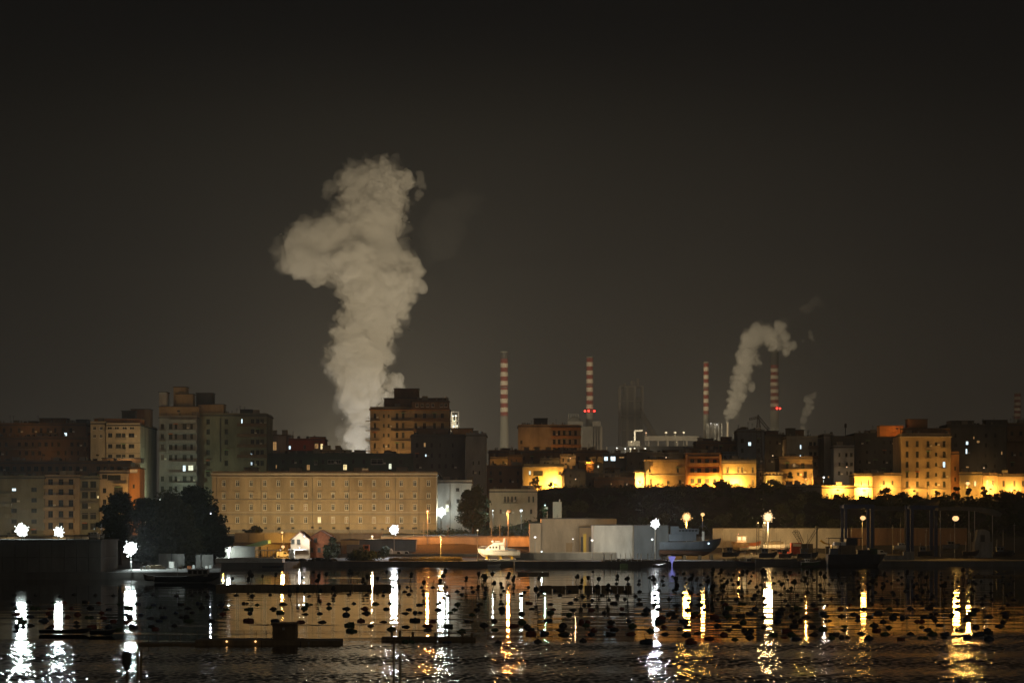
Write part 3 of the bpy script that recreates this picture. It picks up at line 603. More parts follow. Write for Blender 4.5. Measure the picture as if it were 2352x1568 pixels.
# central tower
fr = (950, 976, 998, 1021)
bld('brown central tower block with wrap-around balconies beside the steam column', 850, 1031, 940, 1010, 24, 'tan',
    [(c, r, w, h, s, 'd') for r in (955, 977, 999, 1023) for c, w, h, s in ((861, 5, 12, 'glass'), (881.5, 4.6, 8, 'shutter'), (892.5, 4.6, 8, 'shutter'), (912, 6, 13, 'glass'), (926, 6, 13, 'shutter'), (955, 6, 12, 'shutter'), (975, 7, 12, 'glass'), (998, 6, 12, 'shutter'), (1016, 7, 12, 'glass'))],
    balc=[(840, 873, v, 1.5, 'bars', 'tan') for v in (966, 988, 1011, 1035)] + [(899, 949, v, 1.5, 'bars', 'tan') for v in (966, 989, 1012, 1033)] + [(950, 1032, v, 1.5, 'solid', 'brown') for v in (966, 990)],
    bands=((848, 1033, 941, 2.2, 1.0, 'orange'),), huts=((881, 1028, 915, 'brown', 4), (903, 960, 893, 'brown', 8)), name='tower_block', aer=3)
t = bld('glazed penthouse strip on top of the brown central tower', 945, 1031, 922.6, 1007, 8, 'brown', [(c, 930.2, 7, 8, 'glass', 'l') for c in (958, 970, 982, 994, 1014, 1024)], zb=Z(938.3, 1007), par=.2, name='penthouse')
bld('dark grey block with small lit slits below the brown central tower', 944, 1068, 1003, 980, 14, 'dark', [(975.5, 1021, 5, 10, 'dimwarm', 'l'), (978, 1045.5, 3.5, 6, 'cool', 'd')] + loose((958, 992, 1010, 1024, 1040), (1022, 1046, 1070), 6, 11), huts=((955, 1032, 985, 'brown', 5), (1036, 1086, 984, 'orange', 4)), aer=3)
bld('tall blue-grey blank wall block beyond the barracks with two small windows', 1070, 1117, 1001, 970, 22, 'grey', [(1087, 1063, 3, 8, 'shutter', 'd'), (1100, 1062, 3, 8, 'shutter', 'd'), (1087, 1084, 3, 8, 'shutter', 'd'), (1101, 1085, 3, 8, 'glass', 'd')], par=.8, aer=1)
bld('low white building with dark windows between the barracks and the big tree', 1005, 1084, 1109, 915, 18, 'white', [(1008.5, 1124, 6, 8, 'shutter', 'd'), (1051, 1124, 8, 8, 'shutter', 'd'), (1027, 1166, 8, 18, 'pale', 'l'), (1052, 1150, 7, 9, 'shutter', 'd')], pipes=(1034,), name='white_building')
bld('beige two-storey house with a row of tall windows above the road', 1124, 1234, 1130, 915, 16, 'cream', [(c, 1146, 4, 13, 'shutter', 'd') for c in (1160, 1167, 1176, 1184, 1215, 1225)] + [(c, 1174, 5, 10, 'glass', 'd') for c in (1150, 1172, 1220)], balc=[(1156, 1190, 1154, .9, 'bars', 'trimd')], name='town_house', aer=2)
# centre right, upper town
bld('orange-lit apartment block with blank front and balconied right half', 1190, 1334, 980, 1190, 18, 'tan', [(1197.5, 1015, 5, 8, 'shutter', 'd')] + grid((1273, 1284, 1296, 1309, 1322), (994, 1014, 1032), 6, 11, 'glass', frame='d'), balc=[(1266, 1335, v, 1.4, 'solid', 'orange') for v in (986.5, 1005.5, 1026)], huts=((1226, 1258, 961, 'dark', 6), (1190, 1204, 983, 'brown', 1)), name='apartment_building', aer=4)
bld('low brown row houses under the orange apartment block', 1122, 1396, 1039, 1060, 14, 'brown', loose(range(1132, 1390, 18), (1052, 1068), 5, 9, miss=.3), huts=((1258, 1272, 1038, 'cream', 1), (1272, 1322, 1030, 'dark', 4), (1150, 1172, 1030, 'dark', 4)), aer=6)
bld('shadowed brown house with a garden front left of the yellow-lit courtyard', 1112, 1202, 1074, 1000, 14, 'brown', loose((1128, 1150, 1172, 1190), (1086, 1104), 5, 9), name='town_house', aer=2)
bld('yellow-lit courtyard house with a tall pilaster and pale upper wall', 1203, 1294, 1071, 992, 12, 'yellow', [(1217, 1085.5, 5, 10, 'pale', 'd'), (1236, 1086, 22, 11, 'shutter', 'd'), (1286, 1086, 7, 8, 'shutter', 'd'), (1217, 1110, 5, 10, 'glass', 'l')], zb=24, bands=((1202, 1295, 1072.5, 2, .4, 'trim'), (1200, 1202.8, 1100, 56, .3, 'trim')), name='town_house')
bld('dark flat-roofed house stepping down beside the yellow courtyard', 1297, 1345, 1083, 985, 14, 'dark', loose((1310, 1330), (1092, 1106), 5, 8), name='town_house')
bld('orange gable wall with yellow-lit parapet amid the dark roofs', 1345, 1364, 1066, 1012, 12, 'orange', [(1352, 1095, 4, 8, 'shutter', 'd')], name='town_house')
bld('yellow-lit roof terrace wall behind the orange gable', 1330, 1385, 1062, 1022, 8, 'yellow', [(1362, 1070, 4, 7, 'pale', 'd'), (1374, 1071, 4, 6, 'pale', 'd')], name='town_house', par=.2)
bld('dark low house with one bright white-lit window above the scrub', 1366, 1458, 1102, 978, 12, 'brown', [(1390.5, 1108, 11, 14, 'warm', 'l'), (1404, 1111, 3, 4, 'dimwarm', 'd'), (1435, 1112, 5, 8, 'shutter', 'd')], name='town_house', aer=1)
bld('bluish-lit workshop strip with glazed front amid the dark roofs', 1385, 1450, 1046, 1045, 10, 'slate', [(1392, 1053, 9, 10, 'cool', 'd'), (1408, 1053, 12, 11, 'cool', 'd'), (1428, 1050, 12, 4, 'dimwarm', 'd')], name='workshop')
bld('dark house row behind the lit house with the sloping roof', 1440, 1600, 1044, 1040, 12, 'dark', loose(range(1450, 1600, 20), (1052, 1064), 5, 8, miss=.3), huts=((1480, 1500, 1036, 'dark', 2), (1525, 1560, 1034, 'brown', 3), (1575, 1610, 1030, 'brown', 3)), aer=4)
bld('tan house with a wide upper wall and five small lit spots', 1480, 1577, 1060, 985, 16, 'tan', [(1492, 1079, 5, 10, 'shutter', 'd'), (1557, 1079, 5, 11, 'shutter', 'd'), (1495, 1105, 5, 11, 'shutter', 'd'), (1535, 1108, 6, 9, 'shutter', 'd'), (1562, 1106, 6, 9, 'glass', 'd')], bands=((1479, 1578, 1057.5, 3.5, .5, 'tan'), (1490, 1577, 1091, 1.5, .5, 'trim'), (1480, 1490, 1090, 60, .3, 'trim')), huts=((1500, 1550, 1054, 'tan', 4),), name='town_house')
bld('bright yellow annex with a flat ledge at the end of the tan house', 1459, 1479.5, 1085, 983, 10, 'yellow', [(1468, 1105, 4, 9, 'warm', 'l')], lip=.9, name='town_house')
bld('orange balcony house with three recessed floors between side piers', 1577, 1654, 1046, 983, 16, 'orange', [(c, r, 9, 11, s, 'd') for r in (1059, 1080, 1104) for c, s in ((1590, 'shutter'), (1606, 'glass'), (1624, 'shutter'), (1642, 'glass'))], balc=[(1580, 1651, v, 1.5, 'solid', 'orange') for v in (1069, 1091)], bands=((1574, 1579.5, 1082, 78, 1.6, 'orange'), (1651.5, 1656.5, 1082, 78, 1.6, 'orange'), (1580, 1651, 1050, 3, 1.5, 'orange')), name='apartment_building')
bld('brilliantly lit yellow house with tall dark shuttered windows', 1657.5, 1738, 1061, 982, 16, 'yellow', [(c, 1079, 5.8, 15, 'shutter', 'l') for c in (1671, 1696, 1705, 1729)] + [(c, 1107, 6, 12, 'shutter', 'l') for c in (1671, 1700, 1729)], bands=((1656.8, 1739, 1060, 3, .5, 'trim'), (1657.5, 1738, 1064.5, 1.2, .3, 'trim'), (1657.5, 1738, 1090.5, 1.4, .35, 'trim')), name='town_house')
bld('small greenish house with balustraded roof and framed windows', 1755, 1797, 1092, 981, 12, 'olive', [(1761, 1110, 6, 12, 'shutter', 'l'), (1782, 1110, 6, 12, 'shutter', 'l')], bands=[(1755 + 8 * k, 1757.5 + 8 * k, 1088.5, 6, .2, 'trim') for k in range(6)] + [(1754, 1798, 1085.2, 1.6, .5, 'trim'), (1754, 1798, 1093, 1.6, .5, 'trim')], par=0, name='town_house')
bld('lit house with recessed top loggia and a potted tree on its balcony', 1790, 1866, 1054, 992, 16, 'tan', [(1808, 1069, 6, 13, 'shutter', 'd'), (1824, 1068, 7, 9, 'dimwarm', 'd'), (1844, 1069, 8, 13, 'shutter', 'd'), (1815, 1088, 6, 12, 'shutter', 'd'), (1833, 1088, 6, 8, 'shutter', 'd'), (1850, 1088, 7, 12, 'shutter', 'd'), (1851, 1111, 6, 11, 'shutter', 'l')], balc=[(1799, 1866, 1077, 1.3, 'bars', 'tan'), (1845, 1864, 1097, 1.1, 'bars', 'tan'), (1805, 1825, 1098, 1.0, 'bars', 'tan')], huts=((1788, 1812, 1049, 'tan', 2),), name='town_house', aer=2)
bld('dim grey low house on the slope below the balcony houses', 1798, 1886, 1119, 962, 12, 'grey', [(1805, 1134, 4, 8, 'shutter', 'd'), (1815, 1134, 4, 7, 'glass', 'd'), (1841, 1129, 4, 7, 'shutter', 'd'), (1869, 1135, 4, 9, 'shutter', 'd'), (1881, 1134, 4, 8, 'shutter', 'd')], huts=((1800, 1830, 1115, 'grey', 3),), name='town_house')
bld('low bright yellow house with an arched door near the dark bushes', 1888, 1962, 1121, 972, 12, 'yellow', [(1900, 1139, 6, 14, 'shutter', 'l'), (1918, 1138, 5, 10, 'glass', 'd'), (1938, 1136, 5, 10, 'glass', 'd')], bands=((1888, 1962, 1122, 1.2, .3, 'trim'),), name='town_house')
bld('brightest yellow house with two slim windows and a balcony rail', 1962.5, 2004, 1093, 976, 14, 'yellow', [(1978, 1108, 4, 13, 'glass', 'l'), (1995, 1108, 4, 14, 'glass', 'l'), (1978, 1138, 4, 12, 'shutter', 'l'), (1996, 1138, 4, 12, 'shutter', 'l')], balc=[(1967, 2003, 1119, 1.0, 'bars', 'yellow')], name='town_house')
bld('long plain yellow-lit wall house between the brightest house and the tan tower', 2004.5, 2070, 1092, 980, 14, 'tan', [(2030, 1108, 5, 10, 'shutter', 'd'), (2050, 1108, 5, 10, 'shutter', 'd')], bands=((2005, 2070, 1119, 1.2, .3, 'trimd'),), name='town_house')
tc_ = (2083.5, 2107, 2131.5, 2150, 2168.5)
wl = [(c, r, 6.4 if i != 3 else 5.2, (13.5 if i != 3 else 8) if j != 1 or i != 1 else 14, 'cool' if (i, j) == (4, 2) else 'shutter', 'd') for j, r in enumerate((1019, 1043, 1066.5, 1089.5, 1111.5, 1136)) for i, c in enumerate(tc_)]
bld('tan six-storey apartment tower with five columns of dark tall windows', 2070.5, 2184, 1001, 984, 22, 'tan', wl, balc=[(c - 6, c + 6, r + 8, .9, 'bars', 'trimd') for c in (2131.5, 2168.5) for r in (1019, 1043, 1066.5, 1089.5)] + [(2078, 2122, 1121, .9, 'bars', 'trimd'), (2129, 2172, 1122, .9, 'bars', 'trimd')], bands=((2069, 2186, 1003, 3, .7, 'trim'), (2131, 2133, 1125, 20, .2, 'trim')), huts=((2033, 2088, 978, 'orange', 14), (2098, 2142, 963, 'brown', 12), (2080, 2190, 984, 'brown', 7)), name='apartment_building', aer=5)
bld('narrow orange-brown side wing of the tan apartment tower', 2184.5, 2203, 1043, 986, 14, 'orange', [(2194, 1075, 4, 9, 'shutter', 'd'), (2194, 1100, 4, 9, 'shutter', 'd')], name='roof_wing_building')
bld('dazzling yellow low house behind the street lamp, past the tan tower', 2205, 2256, 1090, 984, 12, 'yellow', [(2223, 1108, 6, 12, 'glass', 'l'), (2240, 1110, 5, 12, 'warm', 'l')], bands=((2204, 2257, 1091, 1.5, .4, 'trim'),), name='town_house')
bld('tan low house with carved door surrounds next to the dazzling one', 2257, 2293, 1092, 986, 12, 'tan', [(2268, 1108, 4, 11, 'warm', 'l'), (2281, 1108, 4, 11, 'dimwarm', 'l')], name='town_house')
bld('plain brown-lit row house with dark windows at the town edge', 2293.5, 2400, 1094, 985, 12, 'tan', [(c, 1110, 5, 13, 'shutter', 'd') for c in (2305, 2330, 2350, 2370)], bands=((2293, 2400, 1126, 1.5, .4, 'trim'),), name='town_house')
# background blocks on the right
bld('bluish dark block with twin white-lit window behind the lattice mast', 1694, 1756, 992, 1050, 16, 'slate', [(1722, 1019, 7, 9, 'cool', 'l')] + loose((1705, 1742), (1012, 1034, 1056), 6, 10), huts=((1700, 1716, 984, 'dark', 4), (1727, 1745, 986, 'dark', 4)), aer=4)
bld('grey-brown block with a shadowed middle between the mast and the pink wall', 1757, 1806, 1003, 1065, 16, 'dark', loose((1768, 1784, 1797), (1016, 1037, 1058), 5, 9), huts=((1762, 1790, 990, 'brown', 4),), aer=3)
bld('pinkish block with a bright stairwell slit and dark balconies', 1807, 1878, 1007, 1045, 16, 'cream', [(1839, 1026, 3.6, 10, 'cool', 'd'), (1839, 1047, 3.6, 6, 'cool', 'd')] + loose((1862, 1872), (1020, 1043, 1066), 7, 11, miss=0), balc=[(1856, 1879, v, 1.3, 'solid', 'brown') for v in (1029, 1052, 1076)], bands=((1806, 1888, 1006, 2, .7, 'trim'),), huts=((1812, 1830, 984, 'dark', 5), (1830, 1850, 988, 'brown', 5)), aer=4)
bld('slim pale blank-walled block beside the pinkish balcony block', 1893, 1914, 1001, 1040, 24, 'grey', [(1903, 1095, 4, 5, 'dimwarm', 'd')], aer=1)
bld('greenish grey block with a drying terrace between the slim pale block and the dark bulk', 1915, 1962, 1028, 1030, 14, 'grey', loose((1928, 1945, 1955), (1044, 1066, 1086), 5, 9), huts=((1916, 1965, 1002, 'dark', 4),), balc=[(1916, 1960, 1070, 1.1, 'bars', 'trimd')], aer=3)
bld('big unlit dark block standing against the tan apartment tower', 1963, 2056, 1000, 1035, 30, 'dark', loose((1975, 1992, 2010, 2030, 2046), (1016, 1038, 1060, 1080), 5, 9, miss=.3), huts=((2005, 2040, 991, 'dark', 5),), aer=5)
bld('wide dark block with two bluish lit windows beyond the tan tower', 2176, 2312, 980, 1040, 20, 'dark', [(2221.5, 1017, 6, 9, 'cool', 'd'), (2220, 1036, 4.5, 12, 'cool', 'd'), (2247, 1014, 7, 6, 'dimwarm', 'd'), (2237, 1005, 3, 6, 'dimwarm', 'd'), (2301, 1040, 3.5, 8, 'dimwarm', 'd'), (2222, 1072, 7, 4, 'dimwarm', 'd')] + loose((2195, 2265, 2285), (1000, 1022, 1046, 1070), 6, 10), huts=((2190, 2242, 967, 'dark', 5), (2271, 2320, 965, 'dark', 6)), aer=7)
bld('dark brown block closing the town skyline at its far end', 2313, 2420, 977, 1045, 20, 'brown', loose((2325, 2345, 2365, 2385), (995, 1018, 1042, 1066), 6, 10, miss=.3), balc=[(2314, 2352, 1012, 1.3, 'solid', 'brown')], aer=4)
bld('dark house row with roof clutter below the slim chimney', 1598, 1694, 1018, 1055, 14, 'brown', loose(range(1608, 1690, 16), (1028, 1046, 1062), 5, 9, miss=.3), huts=((1615, 1640, 1008, 'dark', 3), (1660, 1682, 1004, 'brown', 3)), aer=5)
t = bld('dim terrace of small houses along the cliff edge under the lit ones', 1290, 1460, 1092, 990, 12, 'dark', loose(range(1300, 1455, 18), (1102, 1112), 5, 8, miss=.4), name='town_house', aer=3)

for i, (a, b, vt, Y, mt, lab) in enumerate(((1126, 1166, 1053, 1042, 'tan', 'little tan house in front of the low brown row, near the blank wall block'), (1168, 1200, 1049, 1044, 'brown', 'little brown house with a roof locker in front of the low brown row'), (1240, 1285, 1056, 1040, 'grey', 'little grey house above the yellow courtyard roof'), (1287, 1322, 1047, 1043, 'tan', 'little tan house with a dark shutter behind the dark flat-roofed one'), (1392, 1424, 1078, 1000, 'brown', 'small brown house stepped above the white-lit window house'), (1426, 1458, 1086, 996, 'grey', 'small grey house beside the tan house end'),
    (1742, 1756, 1080, 986, 'cream', 'narrow cream house squeezed behind the tower crane'), (1868, 1890, 1100, 985, 'brown', 'small brown house beside the loggia house'), (1612, 1656, 1036, 1030, 'brown', 'small brown attic house behind the orange balcony house'), (1660, 1692, 1041, 1032, 'slate', 'small slate-walled house behind the brilliantly lit one'))):
    bld(lab, a, b, vt, Y, 9, mt, loose(range(a + 6, b - 3, 12), (vt + 9, vt + 24), 4.5, 8, miss=.2), name='town_house', aer=2, par=.4)
# ------------------------------------------------------------------ waterfront walls, sheds, quay furniture
def wallthing(label, vx0, vx1, vt, Y, th, mat, z0, name='boundary_wall', joints=0, cap='trimd', cat='wall'):
    x0, x1, zt = X(vx0, Y), X(vx1, Y), Z(vt, Y); t = thing(name, label, cat, ((x0 + x1) / 2, Y, z0))
    if joints:
        n = joints; w = (x1 - x0) / n
        for i in range(n):
            MB().box(x0 + i * w + .03, x0 + (i + 1) * w - .03, Y, Y + th, z0, zt - (0.02 if i % 3 == 1 else 0)).build('wall_panel', M[mat], t)
        for i in range(n + 1): MB().box(x0 + i * w - .14, x0 + i * w + .14, Y - .12, Y - .004, z0, zt + .05).build('pilaster', M[mat], t)
    else: MB().box(x0, x1, Y, Y + th, z0, zt).build('wall', M[mat], t)
    MB().box(x0 - .1, x1 + .1, Y - .14, Y + th + .14, zt + .054, zt + .2).build('coping', M[cap], t)
    return t
wallthing('orange-lit parapet wall of the waterfront road below the barracks', 876, 1217, 1232, 860, .5, 'cream', 5.2, 'road_wall', joints=14)
wallthing('dim stone retaining wall under the barracks, before the sheds', 540, 874, 1224, 862, .6, 'trimd' if 'trimd' in M else 'tan', 5.0, 'retaining_wall', joints=10)
wallthing('long whitish yard wall behind the boats, under the dark slope', 1638, 1946, 1213, 880, .4, 'white', 2.4, 'yard_wall', joints=16)
wallthing('dim yard wall continuing past the blue gantry legs', 1947, 2220, 1213, 881, .4, 'brown', 2.4, 'yard_wall', joints=12)
wallthing('low dark quay parapet between the shed roofs and the yacht', 780, 1100, 1272, 836, .5, 'dark', 1.5, 'quay_parapet', joints=9)
wallthing('dark quay wall under the warehouses with a flat top', 1186, 1415, 1269, 800, .6, 'dark', 1.5, 'quay_wall', joints=8)
# mole at the left
t = thing('harbour_mole', 'massive dark harbour wall under the two white floodlights', 'harbour wall', (X(110, 606), 606, -2))
x0, x1 = X(-220, 606), X(232, 606); n = 16; w = (x1 - x0) / n
for i in range(n):
    for j in range(3):
        za = -2.5 + j * 3.76; MB().box(x0 + i * w + .04, x0 + (i + 1) * w - .04, 606 + (.1 if (i + j) % 2 else 0), 632, za + .03, za + 3.74).build('block', M['quay'], t)
MB().box(x0 - .2, x1 + .2, 605.6, 633, 8.80, 9.1).build('coping', M['quay'], t)
mb = MB()
for i in range(26):
    q = x0 + 1 + (x1 - x0 - 2) * i / 25; mb.box(q - .04, q + .04, 606.2, 606.3, 9.104, 10.1)
mb.box(x0 + 1, x1 - 1, 606.22, 606.28, 10.1, 10.16); mb.build('railing', M['iron'], t)

def shed(label, vx0, vx1, vt, Y, D, mat, z0, name='warehouse', rise=0.6, panels=0, cat='warehouse', roof='roof', doors=()):
    x0, x1, zt = X(vx0, Y), X(vx1, Y), Z(vt, Y); t = thing(name, label, cat, ((x0 + x1) / 2, Y, z0))
    mb = MB(); mb.box(x0, x1, Y, Y + D, z0, zt); mb.build('wall', M[mat], t)
    MB().prism([(x0 - .2, zt + .004), (x1 + .2, zt + .004), (x1 + .2, zt + .2), ((x0 + x1) / 2, zt + .2 + rise), (x0 - .2, zt + .2)], Y - .2, Y + D + .2).build('roof', M[roof], t)
    for i in range(panels):
        q = x0 + (x1 - x0) * (i + .5) / panels; w = (x1 - x0) / panels; MB().box(q - w / 2 + .02, q + w / 2 - .02, Y - .06, Y - .004, z0 + .3, zt - .05).build('cladding_panel', M[mat], t)
    for (a, b, v, m2) in doors: MB().box(X(a, Y), X(b, Y), Y - .12, Y - .064, z0, Z(v, Y)).build('door', M[m2], t)
    return t
shed('long beige warehouse with a stepped parapet behind the harbour quay', 1243, 1416, 1191, 842, 22, 'cream', 1.5, rise=.2, panels=12, doors=((1352, 1366, 1240, 'dark'), (1300, 1318, 1246, 'tan')))
shed('lower pinkish end bay of the long beige warehouse', 1216, 1242.6, 1201.5, 840, 20, 'cream', 1.5, rise=.1, panels=2)
shed('big plain pale warehouse block at the pier with one grey side', 1363, 1456, 1206, 812, 24, 'white', 1.7, rise=.15, panels=7)
shed('blue-grey shaded warehouse wing under the white floodlight', 1456.4, 1535, 1206.5, 809, 20, 'slate', 1.7, rise=.15, panels=6)
shed('beige gatehouse between the warehouses with two dark vents', 1331, 1362, 1211, 838, 12, 'tan', 1.5, 'gatehouse', .1, 0, 'gatehouse', doors=((1334, 1340, 1232, 'dark'), (1352, 1358, 1232, 'dark')))
t = thing('yellow_column', 'tall yellow painted column in front of the beige warehouse', 'column', (X(1343, 815), 815, 1.6)); MB().box(X(1340, 815), X(1346.5, 815), 815, 815.8, 1.6, Z(1227, 815)).build('shaft', M['yellowp'], t); MB().box(X(1339, 815), X(1347.5, 815), 814.9, 815.9, Z(1227, 815) + .004, Z(1226, 815)).build('cap', M['yellowp'], t)
# pier deck on piles before the pale warehouse
t = thing('timber_pier', 'dark pier deck on pale piles before the pale warehouse', 'pier', (X(1455, 772), 772, -2))
MB().box(X(1383, 770), X(1536, 770), 770, 776, 1.7, 2.1).build('deck', M['wood'], t)
for i, v in enumerate((1387, 1404, 1416, 1425, 1436, 1448, 1464, 1473, 1488, 1503, 1520)):
    a = X(v, 769.6); dx = .5 if i in (4, 5) else 0
    MB().cyl((a + dx, 769.5, 0.0), (a, 769.5, 4.0), .26 if i == 0 else .13, n=6).build('pile', M['hullw' if i < 8 else 'wood'], t)
solo(MB().box(X(1424, 766), X(1442, 766), 764, 767, -.1, .9).box(X(1426, 766), X(1440, 766), 764.4, 766.6, .9, 1.1), 'float_box', M['green'], 'pale green float box moored under the pier piles', 'float', (X(1433, 766), 765, 0))

# sheds at the left-centre yard
def gable(label, vx0, vx1, ve, vr, Y, D, mat, z0, side, roof='tile', name='brick_house', wins=()):
    x0, x1 = X(vx0, Y), X(vx1, Y); t = thing(name, label, 'house', ((x0 + x1) / 2, Y, z0)); ze, zr = Z(ve, Y), Z(vr, Y); xm = (x0 + x1) / 2
    mb = MB(); mb.prism([(x0, z0), (x1, z0), (x1, ze), (xm, zr), (x0, ze)], Y, Y + D); mb.build('wall', M[mat], t)
    for sg, xa in ((-1, x0), (1, x1)):
        a = (xa + sg * .4, ze - .25); b = (xm, zr + .05)
        MB().prism([a, b, (b[0], b[1] + .3), (a[0], a[1] + .3)], Y - .4, Y + D + .4).build('roof', M[roof], t)
    f, ps, sh = window_mesh(1.0, 1.4, 'd')
    for c, r in wins:
        q = inst(f, 'window', t, (X(c, Y) - xm, -.1, Z(r, Y) - .7 - z0)); inst(ps['shutter'], 'pane', q, (0, 0, 0))
    return t
gable('orange brick gable house with a dark tiled roof above the shore', 712, 762, 1234, 1219, 826, 14, 'brick', 2.0, 1, wins=((725, 1240), (733, 1262), (716, 1262)))
t = gable('pale lean-to house front lit white beside the orange brick gable', 668, 711, 1240, 1222, 822, 14, 'cream', 1.8, 1, wins=((686, 1243), (673, 1243)))
MB().box(X(662, 820), X(706, 820), 818.5, 821.9, Z(1262, 820), Z(1261, 820)).build('canopy', M['tarp'], t)
solo(MB().prism([(X(663, 816), 1.7), (X(676, 816), 1.7), (X(676, 816), Z(1262, 816)), (X(670, 816), Z(1260, 816)), (X(663, 816), Z(1268, 816))], 816, 818).box(X(664, 816), X(667, 816), 815.9, 815.99, 1.7, 3.4), 'small_hut', M['tarp'], 'little whitewashed hut at the foot of the pale house', 'hut', (X(670, 816), 816, 1.7))
t = thing('tilted_roof_shed', 'open shed with a slanting pale green roof left of the pale house', 'shed', (X(595, 824), 824, 1.7))
MB().prism([(X(560, 824), Z(1254, 824)), (X(608, 824), Z(1240, 824)), (X(617, 824), Z(1240, 824)), (X(617, 824), Z(1248, 824)), (X(590, 824), Z(1255.5, 824))], 822, 832).build('roof', M['green'], t)
for v in (563, 590, 614): MB().cyl((X(v, 824), 824, 1.6), (X(v, 824), 824, Z(1255, 824)), .12, n=6).build('post', M['iron'], t)
shed('dark flat-roofed store beside the slanting green roof', 497, 586, 1256, 815, 10, 'dark', 1.6, 'store_shed', .2, 6, 'shed')
shed('ochre-lit back wall shed between the green roof and the pale house', 600, 662, 1249, 836, 8, 'yellow', 1.6, 'store_shed', .2, 0, 'shed', 'tile')
t = thing('glazed_canopy', 'long glazed canopy with pale bars before the ochre shed', 'canopy', (X(617, 812), 812, 1.7))
MB().box(X(588, 812), X(645, 812), 810, 813, Z(1264, 812), Z(1262, 812)).build('roof', M['tarp'], t)
for k in range(9): MB().box(X(589 + 6.6 * k, 812), X(590.5 + 6.6 * k, 812), 810, 810.15, 1.7, Z(1264.2, 812)).build('post', M['steel'], t)
t = shed('white tarpaulin boathouse standing at the water with rope-tied sides', 490, 648, 1284, 746, 9, 'tarp', 1.66, 'boathouse', .3, 9, 'boathouse', 'tarp')
mb = MB(); mb.bar((X(566, 745.8), 745.8, 1.7), (X(574, 745.8), 745.8, Z(1285, 746)), .05); mb.bar((X(578, 745.8), 745.8, Z(1287, 746)), (X(600, 745.8), 745.8, 1.8), .05); mb.bar((X(541, 745.8), 745.8, Z(1285, 746)), (X(535, 745.8), 745.8, 1.8), .05); mb.build('rope', M['iron'], t)
# net fence panels
for a, b, lab in ((364, 394, 'pale screen panel with a dark post, nearer the floodlight'), (395, 424, 'pale screen panel with a white box before it'), (449, 461, 'narrow pale screen panel by the boathouse'), (462, 490, 'wide pale screen panel touching the boathouse')):
    t = thing('screen_panel', lab, 'screen', (X((a + b) / 2, 660), 660, 1.6), 'pale screens on the low quay')
    MB().box(X(a, 660), X(b, 660), 660, 660.08, 1.7, Z(1271 if a < 440 else 1273, 660)).build('sheet', M['concrete'], t)
    for v in (a, b): MB().cyl((X(v, 660), 659.9, 1.6), (X(v, 660), 659.9, Z(1270, 660)), .06, n=6).build('post', M['iron'], t)
solo(MB().box(X(388, 655), X(400, 655), 655, 656.2, 1.66, Z(1289, 655)).box(X(389, 655), X(399, 655), 654.96, 654.99, 2.2, Z(1290, 655)), 'white_crate', M['hullw'], 'white crate in front of the pale screen panels', 'crate', (X(394, 655), 655, 1.66))
solo(MB().box(X(335, 640), X(378, 640), 640, 643, 1.66, 2.2).box(X(345, 640), X(370, 640), 640.4, 642, 2.204, 2.6), 'stacked_planks', M['wood'], 'stack of pale planks on the quay beneath the near floodlight', 'planks', (X(356, 640), 640, 1.66))
for i, (v, w, m_) in enumerate(((322, 5, 'hullw'), (330, 4, 'tarp'), (338, 6, 'hullw'), (410, 7, 'wood'), (430, 9, 'orangep'), (442, 5, 'tarp'), (471, 6, 'hullw'), (480, 5, 'tarp'))):
    y = 632 + i * 3; solo(MB().box(X(v, y), X(v + w, y), y, y + .8, 1.66, 1.66 + .5 + .12 * (i % 3)).box(X(v, y) + .05, X(v + w, y) - .05, y + .05, y + .75, 1.66 + .504 + .12 * (i % 3), 2.3 + .12 * (i % 3)), 'fish_crate', M[m_], ['small white fish crate nearest the floodlight mast', 'small greyish fish crate second from the floodlight mast', 'wide white fish crate third from the floodlight mast', 'brown wooden fish crate before the screens', 'orange fish crate before the gap between the screens', 'greyish fish crate in the gap between the screens', 'white fish crate before the widest screen', 'greyish fish crate at the boathouse corner'][i], 'crate', (X(v, y), y, 1.66), 'fish crates on the low quay')
# yard behind the parapet
t = shed('long green-grey open shed below the orange-lit road wall', 825, 955, 1240, 845, 10, 'slate', 2.0, 'open_shed', .3, 10, 'shed')
shed('yellow-lit shed end with pale walls next to the dark bush', 783, 824, 1240, 842, 10, 'yellow', 2.0, 'store_shed', .3, 3, 'shed')
solo(MB().lathe((X(894, 838), 838, 2.0), [(1.2, 0), (1.25, 2.1), (.9, 2.7), (.1, 2.9)], 14), 'storage_tank', M['hullw'], 'white domed storage tank under the white yard floodlight', 'tank', (X(894, 838), 838, 2))
def van(label, vx, Y, mat, z0, L_=4.4, name='parked_van', cat='van'):
    x = X(vx, Y); t = thing(name, label, cat, (x, Y, z0), 'vehicles in the yards')
    MB().prism([(x - L_ / 2, z0 + .35), (x + L_ / 2, z0 + .35), (x + L_ / 2, z0 + 1.0), (x + L_ * .3, z0 + 1.15), (x + L_ * .2, z0 + 1.9), (x - L_ * .45, z0 + 1.95), (x - L_ / 2, z0 + 1.1)], Y, Y + 1.8).build('body', M[mat], t)
    for sg in (-.32, .32):
        MB().cyl((x + sg * L_, Y - .06, z0 + .33), (x + sg * L_, Y + .2, z0 + .33), .33, n=12).build('wheel', M['iron'], t)
    MB().prism([(x + L_ * .0, z0 + 1.15), (x + L_ * .26, z0 + 1.15), (x + L_ * .19, z0 + 1.75), (x + L_ * .0, z0 + 1.75)], Y - .03, Y - .004).build('side_window', M['glass'], t)
van('white van parked right of the domed tank', 912, 838, 'hullw', 2.0); van('orange-lit pickup van parked left of the domed tank', 868, 837, 'orangep', 2.0); van('pale van parked below the yellow road lamp', 930, 839, 'tarp', 2.0)
